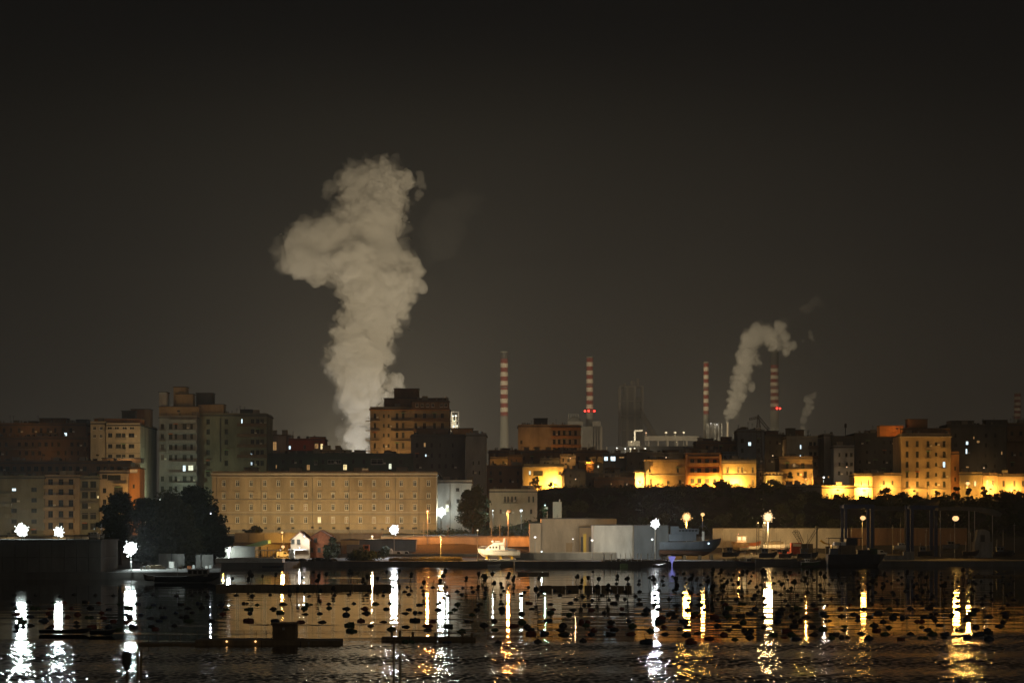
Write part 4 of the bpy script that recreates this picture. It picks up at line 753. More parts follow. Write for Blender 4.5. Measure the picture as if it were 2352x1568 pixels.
t = thing('site_trailer', 'orange-framed trailer with a grey tilt beside the yellow shed end', 'trailer', (X(825, 838), 838, 2)); MB().box(X(796, 838), X(833, 838), 838, 840.2, 2.6, Z(1250, 838)).build('tilt', M['concrete'], t); MB().box(X(834, 838), X(848, 838), 838, 840.2, 2.4, Z(1250, 838)).build('cab', M['orangep'], t)
for v in (803, 822, 842): MB().cyl((X(v, 838), 837.9, 2.4), (X(v, 838), 838.2, 2.4), .42, n=12).build('wheel', M['iron'], t)
MB().box(X(837, 838), X(846, 838), 837.94, 837.99, Z(1259, 838), Z(1253, 838)).build('side_window', M['glass'], t)
mb = MB()                              # dark bulk of nets and a jetty stub at the shore
rn = random.Random(5)
for k in range(26):
    v = 655 + rn.uniform(0, 115); mb.ball((X(v, 776), 776 + rn.uniform(-2, 3), 1.7), rn.uniform(.5, 1.3), rn.uniform(.5, 1), rn.uniform(.4, .9), 8, 5)
solo(mb, 'net_heap', M['net'], 'dark heap of nets along the quay below the brick gable house', 'nets', (X(710, 776), 776, 1.62))

# ------------------------------------------------------------------ boats
def hull(mb, x0, x1, yc, beam, zk, zd, sheer=.6, n=12, rake=.0, full=.55):
    """bow at x1"""
    pts = []
    for i in range(n + 1):
        t = i / n; x = x0 + (x1 - x0) * t
        b = beam / 2 * (min(1, .82 + t) if t < full else max(0.02, 1 - ((t - full) / (1 - full)) ** 2.2))
        zz = zd + sheer * max(0, (t - .35) / .65) ** 2; k = zk + (zd - zk) * .75 * max(0, (t - .8) / .2) ** 2
        xo = (x1 - x0) * rake * t * t
        pts.append([(x, yc, k), (x + xo * .5, yc - b * .72, k + (zz - k) * .35), (x + xo, yc - b, zz), (x + xo, yc + b, zz), (x + xo * .5, yc + b * .72, k + (zz - k) * .35)])
    o = len(mb.v)
    for p in pts: mb.v += p
    for i in range(n):
        for j in range(5): mb.f.append((o + i * 5 + j, o + (i + 1) * 5 + j, o + (i + 1) * 5 + (j + 1) % 5, o + i * 5 + (j + 1) % 5))
    mb.f.append(tuple(o + j for j in range(5))); mb.f.append(tuple(o + n * 5 + j for j in range(4, -1, -1)))
    return mb
# white motor yacht ashore
Y0 = 790; xb, xs_ = X(1099, Y0), X(1195, Y0); t = thing('motor_yacht', 'white motor yacht with radar arch and flying bridge, ashore and lit yellow', 'yacht', ((xb + xs_) / 2, Y0, 1.62))
hull(MB(), xs_, xb, Y0 + 2, 4.0, Z(1280, Y0), Z(1264, Y0), .7, rake=.02).build('hull', M['hullw'], t, sm=False)
hull(MB(), xs_ - .05, xb + .15, Y0 + 2, 4.08, Z(1266, Y0), Z(1265, Y0), .68).build('rub_rail', M['hullg'], t)
zd = Z(1263, Y0)
cb = MB().prism([(X(1112, Y0), zd), (X(1160, Y0), zd), (X(1158, Y0), Z(1252, Y0)), (X(1126, Y0), Z(1251, Y0)), (X(1118, Y0), Z(1258, Y0))], Y0 + .7, Y0 + 3.3).build('cabin', M['hullw'], t)
for v in (1124, 1131, 1138): MB().box(X(v, Y0), X(v + 4, Y0), Y0 + .64, Y0 + .69, Z(1258.5, Y0), Z(1254, Y0)).build('cabin_window', M['glass'], cb)
MB().box(X(1146, Y0), X(1149, Y0), Y0 + .63, Y0 + .69, Z(1261, Y0), Z(1251.5, Y0)).build('cabin_door', M['framed'], cb)
MB().prism([(X(1128, Y0), Z(1250.9, Y0)), (X(1160, Y0), Z(1250.9, Y0)), (X(1156, Y0), Z(1245, Y0)), (X(1133, Y0), Z(1246, Y0))], Y0 + 1, Y0 + 3).build('flying_bridge', M['hullw'], t)
MB().prism([(X(1136, Y0), Z(1243.4, Y0)), (X(1150, Y0), Z(1243.4, Y0)), (X(1149, Y0), Z(1242, Y0)), (X(1137, Y0), Z(1242, Y0))], Y0 + 1.1, Y0 + 2.9).build('sun_awning', M['tarp'], t)
for v in (1137, 1149): MB().cyl((X(v, Y0), Y0 + 1.2, Z(1246, Y0)), (X(v, Y0), Y0 + 1.2, Z(1243.3, Y0)), .05, n=6).build('awning_post', M['steel'], t)
MB().prism([(X(1152, Y0), zd), (X(1158, Y0), zd), (X(1160, Y0), Z(1235, Y0)), (X(1156.5, Y0), Z(1235, Y0))], Y0 + 1.4, Y0 + 2.6).build('mast', M['hullw'], t)
MB().prism([(X(1163, Y0), zd), (X(1166, Y0), zd), (X(1163.5, Y0), Z(1236, Y0)), (X(1162, Y0), Z(1236, Y0))], Y0 + 1.4, Y0 + 2.6).build('funnel', M['hullg'], t)
MB().ball((X(1131.5, Y0), Y0 + 2, Z(1243, Y0)), .42).build('radar_dome', M['hullw'], t)
MB().box(X(1131, Y0), X(1132.3, Y0), Y0 + 1.9, Y0 + 2.1, Z(1250, Y0), Z(1244.5, Y0)).build('radar_post', M['steel'], t)
MB().prism([(X(1160, Y0), zd), (X(1184, Y0), zd), (X(1184, Y0), Z(1260, Y0)), (X(1160, Y0), Z(1257, Y0))], Y0 + .4, Y0 + 3.6).build('aft_bulwark', M['hullg'], t)
mb = MB()
for k in range(9):
    q = X(1101 + k * 3.4, Y0); mb.box(q - .03, q + .03, Y0 + 1.0, Y0 + 1.06, zd + .3, zd + 1.2)
mb.box(X(1101, Y0), X(1128, Y0), Y0 + 1.0, Y0 + 1.06, zd + 1.2, zd + 1.26); mb.build('bow_rail', M['steel'], t)
for v in (1118, 1150, 1176): MB().prism([(X(v - 4, Y0), 1.63), (X(v + 4, Y0), 1.63), (X(v + 1.5, Y0), Z(1277, Y0)), (X(v - 1.5, Y0), Z(1277, Y0))], Y0 + .6, Y0 + 3.4).build('cradle', M['yellowp'], t)
solo(MB().box(X(1098, 782), X(1186, 782), 780.6, 785, 1.63, 2.0).box(X(1130, 782), X(1131, 782), 780.4, 780.6, .4, 1.8), 'launch_platform', M['hullw'], 'low pale platform slab under the white motor yacht', 'platform', (X(1142, 782), 782, 1.63))
# grey ship on the slip
Y0 = 800; xa, xb = X(1515, Y0), X(1655, Y0); t = thing('grey_ship', 'big grey-blue ship hauled out on the slipway, bow towards the red boat', 'ship', ((xa + xb) / 2, Y0, 1.6))
hull(MB(), xa, xb, Y0 + 4, 9, Z(1270, Y0), Z(1244, Y0), 1.2, 14, .03, .6).build('hull', M['hullg'], t)
hull(MB(), xa + .1, xb - 2.5, Y0 + 4, 8.2, Z(1277, Y0), Z(1263, Y0), -.6, 14, .0, .6).build('bottom_paint', M['rust'], t)
zd = Z(1243, Y0)
MB().box(X(1537, Y0), X(1600, Y0), Y0 + 1, Y0 + 7, zd + .1, Z(1226, Y0)).build('deckhouse', M['hullg'], t)
q = MB().box(X(1556, Y0), X(1606, Y0), Y0 + 1.6, Y0 + 6.4, Z(1226, Y0) + .004, Z(1213, Y0)).build('wheelhouse', M['hullg'], t)
for k in range(6): MB().box(X(1560 + 7.5 * k, Y0), X(1565 + 7.5 * k, Y0), Y0 + 1.53, Y0 + 1.59, Z(1220, Y0), Z(1216, Y0)).build('wheelhouse_window', M['glass'], q)
MB().box(X(1542, Y0), X(1560, Y0), Y0 + 2, Y0 + 6, Z(1226, Y0) + .01, Z(1208, Y0)).build('funnel', M['hullg'], t)
mb = MB(); mb.cyl((X(1616, Y0), Y0 + 4, zd), (X(1616, Y0), Y0 + 4, Z(1196, Y0)), .22, .12, 8); mb.bar((X(1610, Y0), Y0 + 4, Z(1208, Y0)), (X(1622, Y0), Y0 + 4, Z(1208, Y0)), .1); mb.bar((X(1616, Y0), Y0 + 4, Z(1202, Y0)), (X(1600, Y0), Y0 + 4, Z(1214, Y0)), .05); mb.bar((X(1616, Y0), Y0 + 4, Z(1202, Y0)), (X(1648, Y0), Y0 + 4, Z(1240, Y0)), .05); mb.build('mast', M['hullg'], t)
MB().box(X(1613, Y0), X(1618, Y0), Y0 + .2, Y0 + .8, zd, Z(1220, Y0)).build('derrick_post', M['hullw'], t)
mb = MB()
for k in range(14):
    q = X(1604 + 3.4 * k, Y0); z_ = zd + .8 * (k / 13) ** 2; mb.box(q - .03, q + .03, Y0 + .9 + k * .12, Y0 + .95 + k * .12, z_ + .3, z_ + 1.6)
mb.build('bow_rail', M['steel'], t)
for v in (1535, 1570, 1605, 1632): MB().box(X(v, Y0), X(v + 7, Y0), Y0 + 1, Y0 + 7, 1.6, Z(1274, Y0)).build('keel_block', M['wood'], t)
MB().cyl((X(1628, Y0), Y0 + .6, Z(1247.5, Y0)), (X(1628, Y0), Y0 + .9, Z(1247.5, Y0)), .3, n=10).build('deck_light', M['cool'], t)
def small_boat(label, v0, v1, vk, vdk, Y, mats, cab=None, name='fishing_boat', sheer=.5, bow=1, group=None, mast=None, beam=2.6):
    x0, x1 = (X(v0, Y), X(v1, Y)) if bow > 0 else (X(v1, Y), X(v0, Y))
    t = thing(name, label, 'boat', ((x0 + x1) / 2, Y, max(0, Z(vk, Y))), group)
    hull(MB(), x0, x1, Y + beam / 2, beam, Z(vk, Y), Z(vdk, Y), sheer, 10, .02).build('hull', M[mats[0]], t)
    hull(MB(), x0 - .02, x1 + .02, Y + beam / 2, beam + .12, Z(vdk, Y) - .14, Z(vdk, Y) + .06, sheer, 10, .02).build('gunwale', M[mats[1]], t)
    if cab:
        a, b, vt, lit = cab; zq = Z(vdk, Y) + .07
        c = MB().box(X(a, Y), X(b, Y), Y + .5, Y + beam - .5, zq, Z(vt, Y)).build('wheelhouse', M[mats[2]], t)
        MB().box(X(a, Y) - .25, X(b, Y) + .25, Y + .3, Y + beam - .3, Z(vt, Y) + .004, Z(vt, Y) + .14).build('wheelhouse_roof', M[mats[2]], c)
        n = 2 if b - a < 30 else 4; w = (X(b, Y) - X(a, Y)) / n
        for k in range(n): MB().box(X(a, Y) + w * k + w * .15, X(a, Y) + w * (k + 1) - w * .15, Y + .44, Y + .495, zq + (Z(vt, Y) - zq) * .4, zq + (Z(vt, Y) - zq) * .88).build('window', M[lit], c)
    if mast:
        for m_ in mast: MB().cyl((X(m_[0], Y), Y + beam / 2, Z(vdk, Y)), (X(m_[0], Y), Y + beam / 2, Z(m_[1], Y)), .07, n=6).build('mast', M['steel'], t)
    return t
small_boat('dark red fishing boat ashore with a white-lit wheelhouse', 1681, 1722, 1262, 1246, 868, ('wood', 'redp', 'hullw'), (1693, 1715, 1231, 'warm'), bow=-1, sheer=.4)
small_boat('orange-and-cream boat hull propped up behind the lattice tower', 1712, 1748, 1257, 1246, 872, ('orangep', 'hullw', 'hullw'), None, sheer=.8)
small_boat('white covered dinghy upturned before the orange boat', 1722, 1746, 1262, 1254, 862, ('hullw', 'tarp', 'tarp'), None, name='dinghy', sheer=.3, beam=2)
small_boat('brown canvas-covered boat beside the lattice tower, on the yard', 1752, 1812, 1262, 1250, 860, ('hullw', 'wood', 'wood'), (1757, 1800, 1244, 'framed'), sheer=.2)
small_boat('dark fishing trawler moored at the low quay, pointed bow over the water', 352, 501, 1337, 1324, 566, ('hullk', 'concrete', 'concrete'), (430, 476, 1308, 'glass'), sheer=1.0, mast=((405, 1290), (460, 1285)), beam=4)
small_boat('grey inflatable-sided launch moored beyond the stern of the trawler', 328, 352, 1334, 1322, 560, ('concrete', 'tarp', 'tarp'), None, name='launch', sheer=.5, bow=-1)
small_boat('little white sailing cutter perched on the mole top by the trees', 203, 228, 1238, 1228, 612, ('hullw', 'tarp', 'hullw'), (207, 222, 1223, 'glass'), sheer=.2, mast=((216, 1212), (232, 1205)), name='sailing_boat', beam=1.6)
small_boat('white workboat with two thin masts at the top of the mole', 229, 239, 1237, 1230, 618, ('hullw', 'tarp', 'hullw'), None, mast=((233, 1204),), name='workboat', beam=1.2)
small_boat('low dark rowing boat drawn to the quay under the orange gable house', 602, 650, 1304, 1299, 738, ('hullk', 'wood', 'wood'), None, name='rowing_boat', sheer=.3, beam=1.6)
# barge with superstructure
Y0 = 776; t = thing('work_barge', 'black work barge with a stacked deckhouse near the blue gantry', 'barge', (X(1955, Y0), Y0, 0))
hull(MB(), X(1897, Y0), X(2026, Y0), Y0 - 3, 7, -.8, Z(1272, Y0), .1, 10, .02, .85).build('hull', M['hullk'], t)
for (a, b, v0, v1, m_) in ((1902, 1920, 1271.8, 1258, 'hullg'), (1921, 1960, 1271.8, 1252, 'wood'), (1912, 1938, 1251.5, 1244, 'hullw'), (1939, 1965, 1251.5, 1236, 'hullk'), (1966, 2000, 1271.8, 1262, 'hullk'), (1992, 2010, 1271.8, 1258, 'buoyg')):
    MB().box(X(a, Y0), X(b, Y0), Y0 - 5, Y0 - 1, Z(v0, Y0), Z(v1, Y0)).build('deckhouse', M[m_], t)
MB().box(X(1896, Y0), X(1975, Y0), Y0 - 5.5, Y0 - .5, Z(1235.7, Y0), Z(1234, Y0)).build('flat_roof', M['blue'], t)
mb = MB()
for v in (1899, 1925, 1972): mb.cyl((X(v, Y0), Y0 - 5.2, Z(1271, Y0)), (X(v, Y0), Y0 - 5.2, Z(1236, Y0)), .1, n=6)
mb.build('roof_post', M['iron'], t)
solo(MB().box(X(1735, 779), X(1830, 779), 778.4, 779.6, .2, 2.2).box(X(1838, 779), X(1896, 779), 778.4, 779.6, .2, 1.9), 'quay_edge', M['quay'], 'low greenish quay edge below the dark crane', 'quay edge', (X(1810, 779), 779, 0))

# ------------------------------------------------------------------ cranes, masts, gantries
def lattice(mb, a, b, w, n, r=.07, taper=1.0):
    a, b = Vector(a), Vector(b); d = (b - a).normalized(); u = Vector((0, 1, 0)) if abs(d.y) < .9 else Vector((1, 0, 0)); s = d.cross(u).normalized(); u = s.cross(d)
    def cor(t): 
        ww = w * (1 + (taper - 1) * t) / 2; c = a.lerp(b, t); return [c + s * ww + u * ww, c - s * ww + u * ww, c - s * ww - u * ww, c + s * ww - u * ww]
    for i in range(n):
        p, q = cor(i / n), cor((i + 1) / n)
        for k in range(4):
            mb.bar(p[k], q[k], r); mb.bar(q[k], q[(k + 1) % 4], r * .7); mb.bar(p[k], q[(k + 1) % 4] if i % 2 else q[k - 1], r * .7)
Y0 = 960; zg = 25; t = thing('tower_crane', 'dark lattice tower crane standing over the yellow lit houses', 'crane', (X(1748, Y0), Y0, zg))
for k, v in enumerate((1740.5, 1755)):
    mb = MB(); lattice(mb, (X(v, Y0), Y0, zg), (X(v, Y0), Y0, Z(1055 if k else 1050, Y0)), 1.0, 10, .14); mb.build('lattice_leg', M['iron'], t)
mb = MB(); lattice(mb, (X(1745, Y0), Y0 + 1, Z(1056, Y0)), (X(1743, Y0), Y0 + 1, Z(985, Y0)), 2.0, 9, .16, .8); mb.build('mast', M['iron'], t)
mb = MB(); lattice(mb, (X(1743, Y0), Y0 + 1, Z(985, Y0)), (X(1742, Y0), Y0 + 1, Z(952, Y0)), 1.5, 5, .14, .2); mb.build('apex', M['iron'], t)
mb = MB(); lattice(mb, (X(1742, Y0), Y0 + 1, Z(957, Y0)), (X(1766, Y0), Y0 + 1, Z(986, Y0)), .9, 6, .1); lattice(mb, (X(1742, Y0), Y0 + 1, Z(958, Y0)), (X(1722, Y0), Y0 + 1, Z(962, Y0)), .8, 4, .1); mb.build('jib', M['iron'], t)
MB().box(X(1737, Y0), X(1748, Y0), Y0 + .2, Y0 + 2, Z(987, Y0), Z(982, Y0)).build('cab', M['steel'], t)
Y0 = 850; t = thing('lattice_tower', 'twin-legged dark lattice tower before the whitish yard wall', 'lattice tower', (X(1748, Y0), Y0, 2))
for v in (1740.5, 1755):
    mb = MB(); lattice(mb, (X(v, Y0), Y0, 2), (X(v, Y0), Y0, Z(1201, Y0)), .75, 9, .09); mb.build('lattice_leg', M['iron'], t)
    MB().ball((X(v, Y0), Y0, Z(1200, Y0)), .25).build('finial', M['hullw'], t)
mb = MB()
for v in (1215, 1230, 1244): mb.bar((X(1741, Y0), Y0, Z(v, Y0)), (X(1755, Y0), Y0, Z(v + 4, Y0)), .1)
mb.build('cross_tie', M['iron'], t)
t = thing('lattice_tower', 'dark site hoist frame with a platform near the canvas-covered boat', 'lattice tower', (X(1783, 852), 852, 2)); mb = MB()
for v in (1773, 1793): mb.bar((X(v, 852), 852, 2), (X(v, 852), 852, Z(1236, 852)), .1)
mb.bar((X(1784, 852), 852, 2), (X(1784, 852), 852, Z(1212, 852)), .08); mb.build('frame', M['iron'], t); MB().box(X(1771, 852), X(1794, 852), 851.5, 853, Z(1243, 852), Z(1240, 852)).build('platform', M['iron'], t)
Y0 = 845; t = thing('crawler_crane', 'dark crawler crane with a folded lattice jib and a red cab', 'crane', (X(1838, Y0), Y0, 2))
mb = MB(); lattice(mb, (X(1840, Y0), Y0, Z(1248, Y0)), (X(1822, Y0), Y0, Z(1220, Y0)), .8, 5, .09); lattice(mb, (X(1822, Y0), Y0, Z(1220, Y0)), (X(1832, Y0), Y0, Z(1219, Y0)), .7, 2, .09); lattice(mb, (X(1832, Y0), Y0, Z(1219, Y0)), (X(1844, Y0), Y0, Z(1246, Y0)), .7, 5, .09); mb.build('folded_jib', M['iron'], t)
mb = MB(); lattice(mb, (X(1850, Y0), Y0, Z(1256, Y0)), (X(1880, Y0), Y0, Z(1208, Y0)), .7, 8, .08); mb.build('boom', M['iron'], t)
MB().box(X(1816, Y0), X(1840, Y0), Y0 - 1.5, Y0 + 1.5, 2.9, Z(1246, Y0)).build('cab', M['redp'], t); MB().box(X(1820, Y0), X(1838, Y0), Y0 - 1.57, Y0 - 1.504, Z(1254, Y0), Z(1248, Y0)).build('cab_window', M['hullw'], t)
MB().box(X(1841, Y0), X(1866, Y0), Y0 - 1.6, Y0 + 1.6, 2.9, Z(1248, Y0)).build('engine_house', M['iron'], t)
for dy in (-1.9, 1.1): MB().prism([(X(1818, Y0), 2.0), (X(1862, Y0), 2.0), (X(1866, Y0), 2.45), (X(1862, Y0), 2.9), (X(1818, Y0), 2.9), (X(1814, Y0), 2.45)], Y0 + dy, Y0 + dy + .8).build('track', M['iron'], t)
t = thing('steel_pole', 'thick dark steel pole beside the crawler crane boom', 'pole', (X(1876, 838), 838, 2)); MB().cyl((X(1876, 838), 838, 2), (X(1876, 838), 838, Z(1209, 838)), .3, n=8).build('shaft', M['iron'], t); MB().bar((X(1877, 838), 838, Z(1218, 838)), (X(1883, 838), 838, Z(1203, 838)), .12).build('strut', M['steel'], t) if False else None
Y0 = 848; t = thing('excavator', 'small excavator with a yellow lit arm behind the barge', 'excavator', (X(1900, Y0), Y0, 2))
mb = MB(); mb.bar((X(1884, Y0), Y0, Z(1240, Y0)), (X(1894, Y0), Y0, Z(1247, Y0)), .6); mb.bar((X(1894, Y0), Y0, Z(1247, Y0)), (X(1908, Y0), Y0, Z(1250, Y0)), .4); mb.build('arm', M['yellowp'], t)
MB().box(X(1896, Y0), X(1912, Y0), Y0 - 1, Y0 + 1, 2.6, Z(1254, Y0)).build('body', M['iron'], t); MB().box(X(1896, Y0), X(1914, Y0), Y0 - 1.2, Y0 + 1.2, 2.0, 2.55).build('track', M['iron'], t)
def gantry(label, v0, v1, vt, Y, leg, mat='blue'):
    t = thing('travel_gantry', label, 'gantry', (X((v0 + v1) / 2, Y), Y, 1.6), 'blue boat-lift gantries')
    zt = Z(vt, Y)
    for v in (v0, v1):
        for dy in (0, 9): MB().box(X(v, Y) - leg / 2, X(v, Y) + leg / 2, Y + dy, Y + dy + leg, 1.6, zt - 1.3).build('leg', M[mat], t)
    for dy in (0, 9): MB().box(X(v0, Y) - leg / 2 - .3, X(v1, Y) + leg / 2 + .3, Y + dy - .1, Y + dy + leg + .1, zt - 1.296, zt).build('beam', M[mat], t)
    for v in (v0, v1): MB().box(X(v, Y) - .3, X(v, Y) + .3, Y + leg + .2, Y + 8.8, zt - 1.1, zt - .2).build('side_beam', M[mat], t)
    for v in (v0, v1): MB().cyl((X(v, Y) - .3, Y + .4, 1.9), (X(v, Y) + .3, Y + .4, 1.9), .45, n=10).build('wheel', M['iron'], t)
gantry('blue boat-lift gantry around the orange lamp, next to the whitish wall', 1943, 2003, 1158, 830, .8)
gantry('darker blue gantry portal with a pale leg head, second from the whitish wall', 2095, 2150, 1160, 832, 1.0)
gantry('darkest gantry frame spanning between the two blue portals', 2006, 2090, 1162, 846, .8, 'iron')
t = thing('curved_canopy', 'pale curved canopy roof on slim poles beside the far orange lamp', 'canopy', (X(2230, 826), 826, 2))
p = [(2155, 1166), (2180, 1163.5), (2215, 1163), (2255, 1165), (2285, 1170), (2302, 1178), (2298, 1186), (2278, 1181), (2255, 1174), (2215, 1171), (2180, 1171), (2155, 1172)]
MB().prism([(X(a, 826), Z(b, 826)) for a, b in p], 826, 834).build('roof', M['dark'], t)
for v, b in ((2160, 1172), (2226, 1172), (2239, 1173), (2280, 1182)): MB().cyl((X(v, 826), 826.3, 1.6), (X(v, 826), 826.3, Z(b, 826)), .14, n=8).build('pole', M['steel'], t)
t = thing('site_cabin', 'pale rounded site cabin below the curved canopy', 'cabin', (X(2258, 822), 822, 2)); MB().prism([(X(2240, 822), Z(1244, 822)), (X(2274, 822), Z(1244, 822)), (X(2273, 822), Z(1220, 822)), (X(2262, 822), Z(1215, 822)), (X(2246, 822), Z(1216, 822))], 822, 826).build('shell', M['concrete'], t); MB().box(X(2252, 822), X(2262, 822), 821.93, 821.99, Z(1244, 822), Z(1228, 822)).build('door', M['iron'], t)
MB().box(X(2238, 822), X(2278, 822), 821.5, 827, 1.6, Z(1244.2, 822)).build('plinth', M['concrete'], t)
solo(MB().box(X(2030, 800), X(2075, 800), 800, 803, 1.65, 3.0).box(X(2076, 800), X(2100, 800), 800, 803, 1.65, 4.2), 'container_pair', M['concrete'], 'pale low store container beside the barge bow', 'container', (X(2060, 800), 800, 1.65)).name = 'store_container'
solo(MB().lathe((X(1543, 770), 769, 1.7), [(.12, -1.9), (.15, -.6), (1.0, 1.0), (1.05, 1.4), (.2, 1.5)], 12), 'lit_beacon', glow('violet_beacon', (.35, .35, 1.0), .55), 'violet-lit funnel beacon at the water edge under the grey ship', 'beacon', (X(1543, 770), 769, 0))
solo(MB().box(X(1270, 905), X(1290, 905), 905, 909, 8, Z(1152, 905)).box(X(1284, 905), X(1287, 905), 905.5, 907, Z(1152, 905), Z(1146, 905)), 'white_hut', M['hullw'], 'small white hut with a chimney amid the dark scrub', 'hut', (X(1280, 905), 905, 8))
solo(MB().box(X(1250, 902), X(1258, 902), 902, 903, 7, Z(1164, 902)).box(X(1249, 902), X(1259, 902), 901.9, 903.1, Z(1164, 902), Z(1163.4, 902)), 'gate_pillar', M['hullw'], 'white gate pillar lit beside the green tree', 'pillar', (X(1254, 902), 902, 7))

# ------------------------------------------------------------------ trees and scrub
def leaves(mb, c, r, n, sz, rnd):
    for _ in range(n):
        d = Vector((rnd.gauss(0, 1), rnd.gauss(0, 1), rnd.gauss(0, 1))).normalized() * (rnd.random() ** .45)
        p = Vector((c[0] + d.x * r[0], c[1] + d.y * r[1], c[2] + d.z * r[2]))
        a = Vector((rnd.gauss(0, 1), rnd.gauss(0, 1), rnd.gauss(0, .7))).normalized(); b = a.orthogonal().normalized() * sz * rnd.uniform(.5, 1); a = a * sz * rnd.uniform(.6, 1.2)
        mb.quad(p - a, p + b * .6, p + a, p - b * .6)
def tree(label, vx, vt, wv, Y, seed, mat='leaf', name='leafy_tree', clumps=18, n=110, sz=.55, zg=None, droop=False, top=.55, group=None, low=.3):
    rnd = random.Random(seed); x = X(vx, Y); z0 = ground_z(x, Y) - .2 if zg is None else zg; zt = Z(vt, Y); hgt = zt - z0; w = S(wv, Y) / 2
    t = thing(name, label, 'tree' if 'tree' in name else 'bush', (x, Y, z0), group)
    tb = MB(); tb.cyl((x, Y, z0), (x + rnd.uniform(-.3, .3), Y, z0 + hgt * .45), max(.12, hgt * .025), max(.07, hgt * .016), 8); cr = MB()
    for k in range(clumps):
        a = rnd.uniform(0, 6.283); q = rnd.random() ** .5; hh = rnd.uniform(low, 1.0)
        prof = math.sin(math.pi * min(1, max(.12, (1.05 - hh) / (1.05 - low) * .75 + .08))) if not droop else (1.05 - hh) ** .5
        c = (x + math.cos(a) * q * w * .78 * prof, Y + math.sin(a) * q * w * .78 * prof, z0 + hgt * (hh * .9))
        rr = w * rnd.uniform(.28, .5)
        leaves(cr, c, (rr, rr, rr * (.75 if not droop else 1.3)), n, sz, rnd)
        if k % 2 == 0: tb.cyl((x, Y, z0 + hgt * .35), c, max(.05, hgt * .009), .03, 5)
    tb.build('trunk', M['bark'], t); cr.build('crown', M[mat], t)
    return t
tree('broad dark tree rising left of the big tree group, before the cream flats', 276, 1120, 84, 700, 1, clumps=40, n=150, zg=1.6)
tree('smaller ragged tree filling the gap between the flats and the big trees', 250, 1148, 62, 690, 2, clumps=28, n=130, zg=1.6)
tree('tall drooping eucalyptus in the middle of the big tree group', 385, 1126, 120, 690, 3, clumps=52, n=190, zg=1.6, droop=True, mat='leaf2', low=.15)
tree('tall rounded pine overlapping the end of the barracks', 452, 1116, 124, 700, 4, clumps=72, n=190, zg=1.6, low=.2)
tree('dense lower evergreen at the foot of the barracks corner', 492, 1172, 84, 705, 5, clumps=36, n=150, zg=1.6, low=.15)
tree('pale green weeping tree lit by the near floodlight', 424, 1160, 96, 675, 6, clumps=44, n=160, zg=1.6, droop=True, mat='leaf2', low=.05)
tree('wide dark tree behind the near floodlight mast', 335, 1136, 100, 690, 7, clumps=48, n=160, zg=1.6, low=.1)
tree('big round tree on the road before the low white building', 1086, 1111, 76, 890, 8, clumps=44, n=150, low=.15)
tree('small tree glowing green beside the white gate pillar', 1249, 1152, 18, 900, 9, clumps=10, n=60, sz=.4)
tree('dark shrub shading the courtyard wall', 1230, 1092, 26, 984, 60, name='dark_bush', clumps=9, n=60, sz=.4)
tree('low shrub at the bright corner of the courtyard', 1266, 1104, 16, 983, 61, name='dark_bush', clumps=7, n=50, sz=.4)
tree('small street tree beside the yellow courtyard', 1106, 1080, 30, 985, 10, clumps=12, n=70)
for i, (v, vt, w, lab) in enumerate(((1660, 1106, 58, 'wide dark bush in front of the brilliantly lit yellow house'), (1700, 1115, 44, 'dark bush under the dark-windowed end of the yellow house'), (1622, 1113, 40, 'low dark bush below the orange balcony house'), (1815, 1086, 12, 'small potted tree on the balcony of the loggia house'), (2034, 1120, 50, 'round dark bush before the long yellow wall house'), (2072, 1132, 44, 'flat dark bush at the foot of the tan tower corner'), (2104, 1136, 34, 'low dark bush below the tan tower windows'), (2150, 1126, 40, 'domed dark bush at the tan tower foot, beneath its fourth window column'), (2196, 1112, 22, 'tall narrow shrub beside the orange-brown wing'), (2225, 1118, 22, 'bushy shrub under the dazzling lamp'), (2262, 1116, 30, 'leaning shrub beyond the dazzling lamp'), (2300, 1126, 46, 'wide dark bush before the plain row house'), (2345, 1128, 40, 'dark bush closing the cliff edge at the town end'), (1930, 1134, 46, 'low bush before the arched door house'), (1985, 1138, 34, 'low bush under the brightest yellow house'), (1740, 1124, 50, 'dark bush at the crane foot'), (1575, 1118, 40, 'low bush between the tan house and the orange house'), (1500, 1120, 50, 'low bush under the tan house'))):
    tree(lab, v, vt, w, 958 if v != 1815 else 990, 20 + i, name='dark_bush', clumps=14, n=80, sz=.45, zg=((22.5 if v < 1870 else 18.5) if v != 1815 else Z(1098, 990)), low=.1, group='bushes along the cliff edge')
tree('dark bush in front of the yellow shed end, by the brick gable house', 762, 1232, 48, 826, 50, name='dark_bush', clumps=26, n=90, low=.05, zg=1.6)
tree('scraggy bush above the reeds under the white floodlight', 885, 1252, 24, 833, 51, name='dark_bush', clumps=10, n=60, zg=1.6)
tree('low dark bush at the shore between the nets and the reeds', 830, 1268, 90, 790, 52, name='dark_bush', clumps=26, n=70, zg=1.6, low=.05)
tree('dark rooftop treetop clump behind the dark green-black block', 822, 1022, 26, 1000, 53, clumps=10, n=70, zg=22, low=.6)
tree('dark treetop clump on the roofline by the slim chimney', 1648, 995, 44, 1090, 54, clumps=14, n=80, zg=24, low=.6)
tree('dark treetop clump above the low brown row houses', 1252, 1028, 24, 1080, 55, clumps=10, n=60, zg=24, low=.6)
tree('dark treetop left of the orange apartment block', 1162, 1028, 26, 1080, 56, clumps=10, n=60, zg=24, low=.6)
tree('spreading dark tree at the foot of the barracks by the retaining wall', 585, 1206, 40, 872, 57, clumps=14, n=70, zg=7)
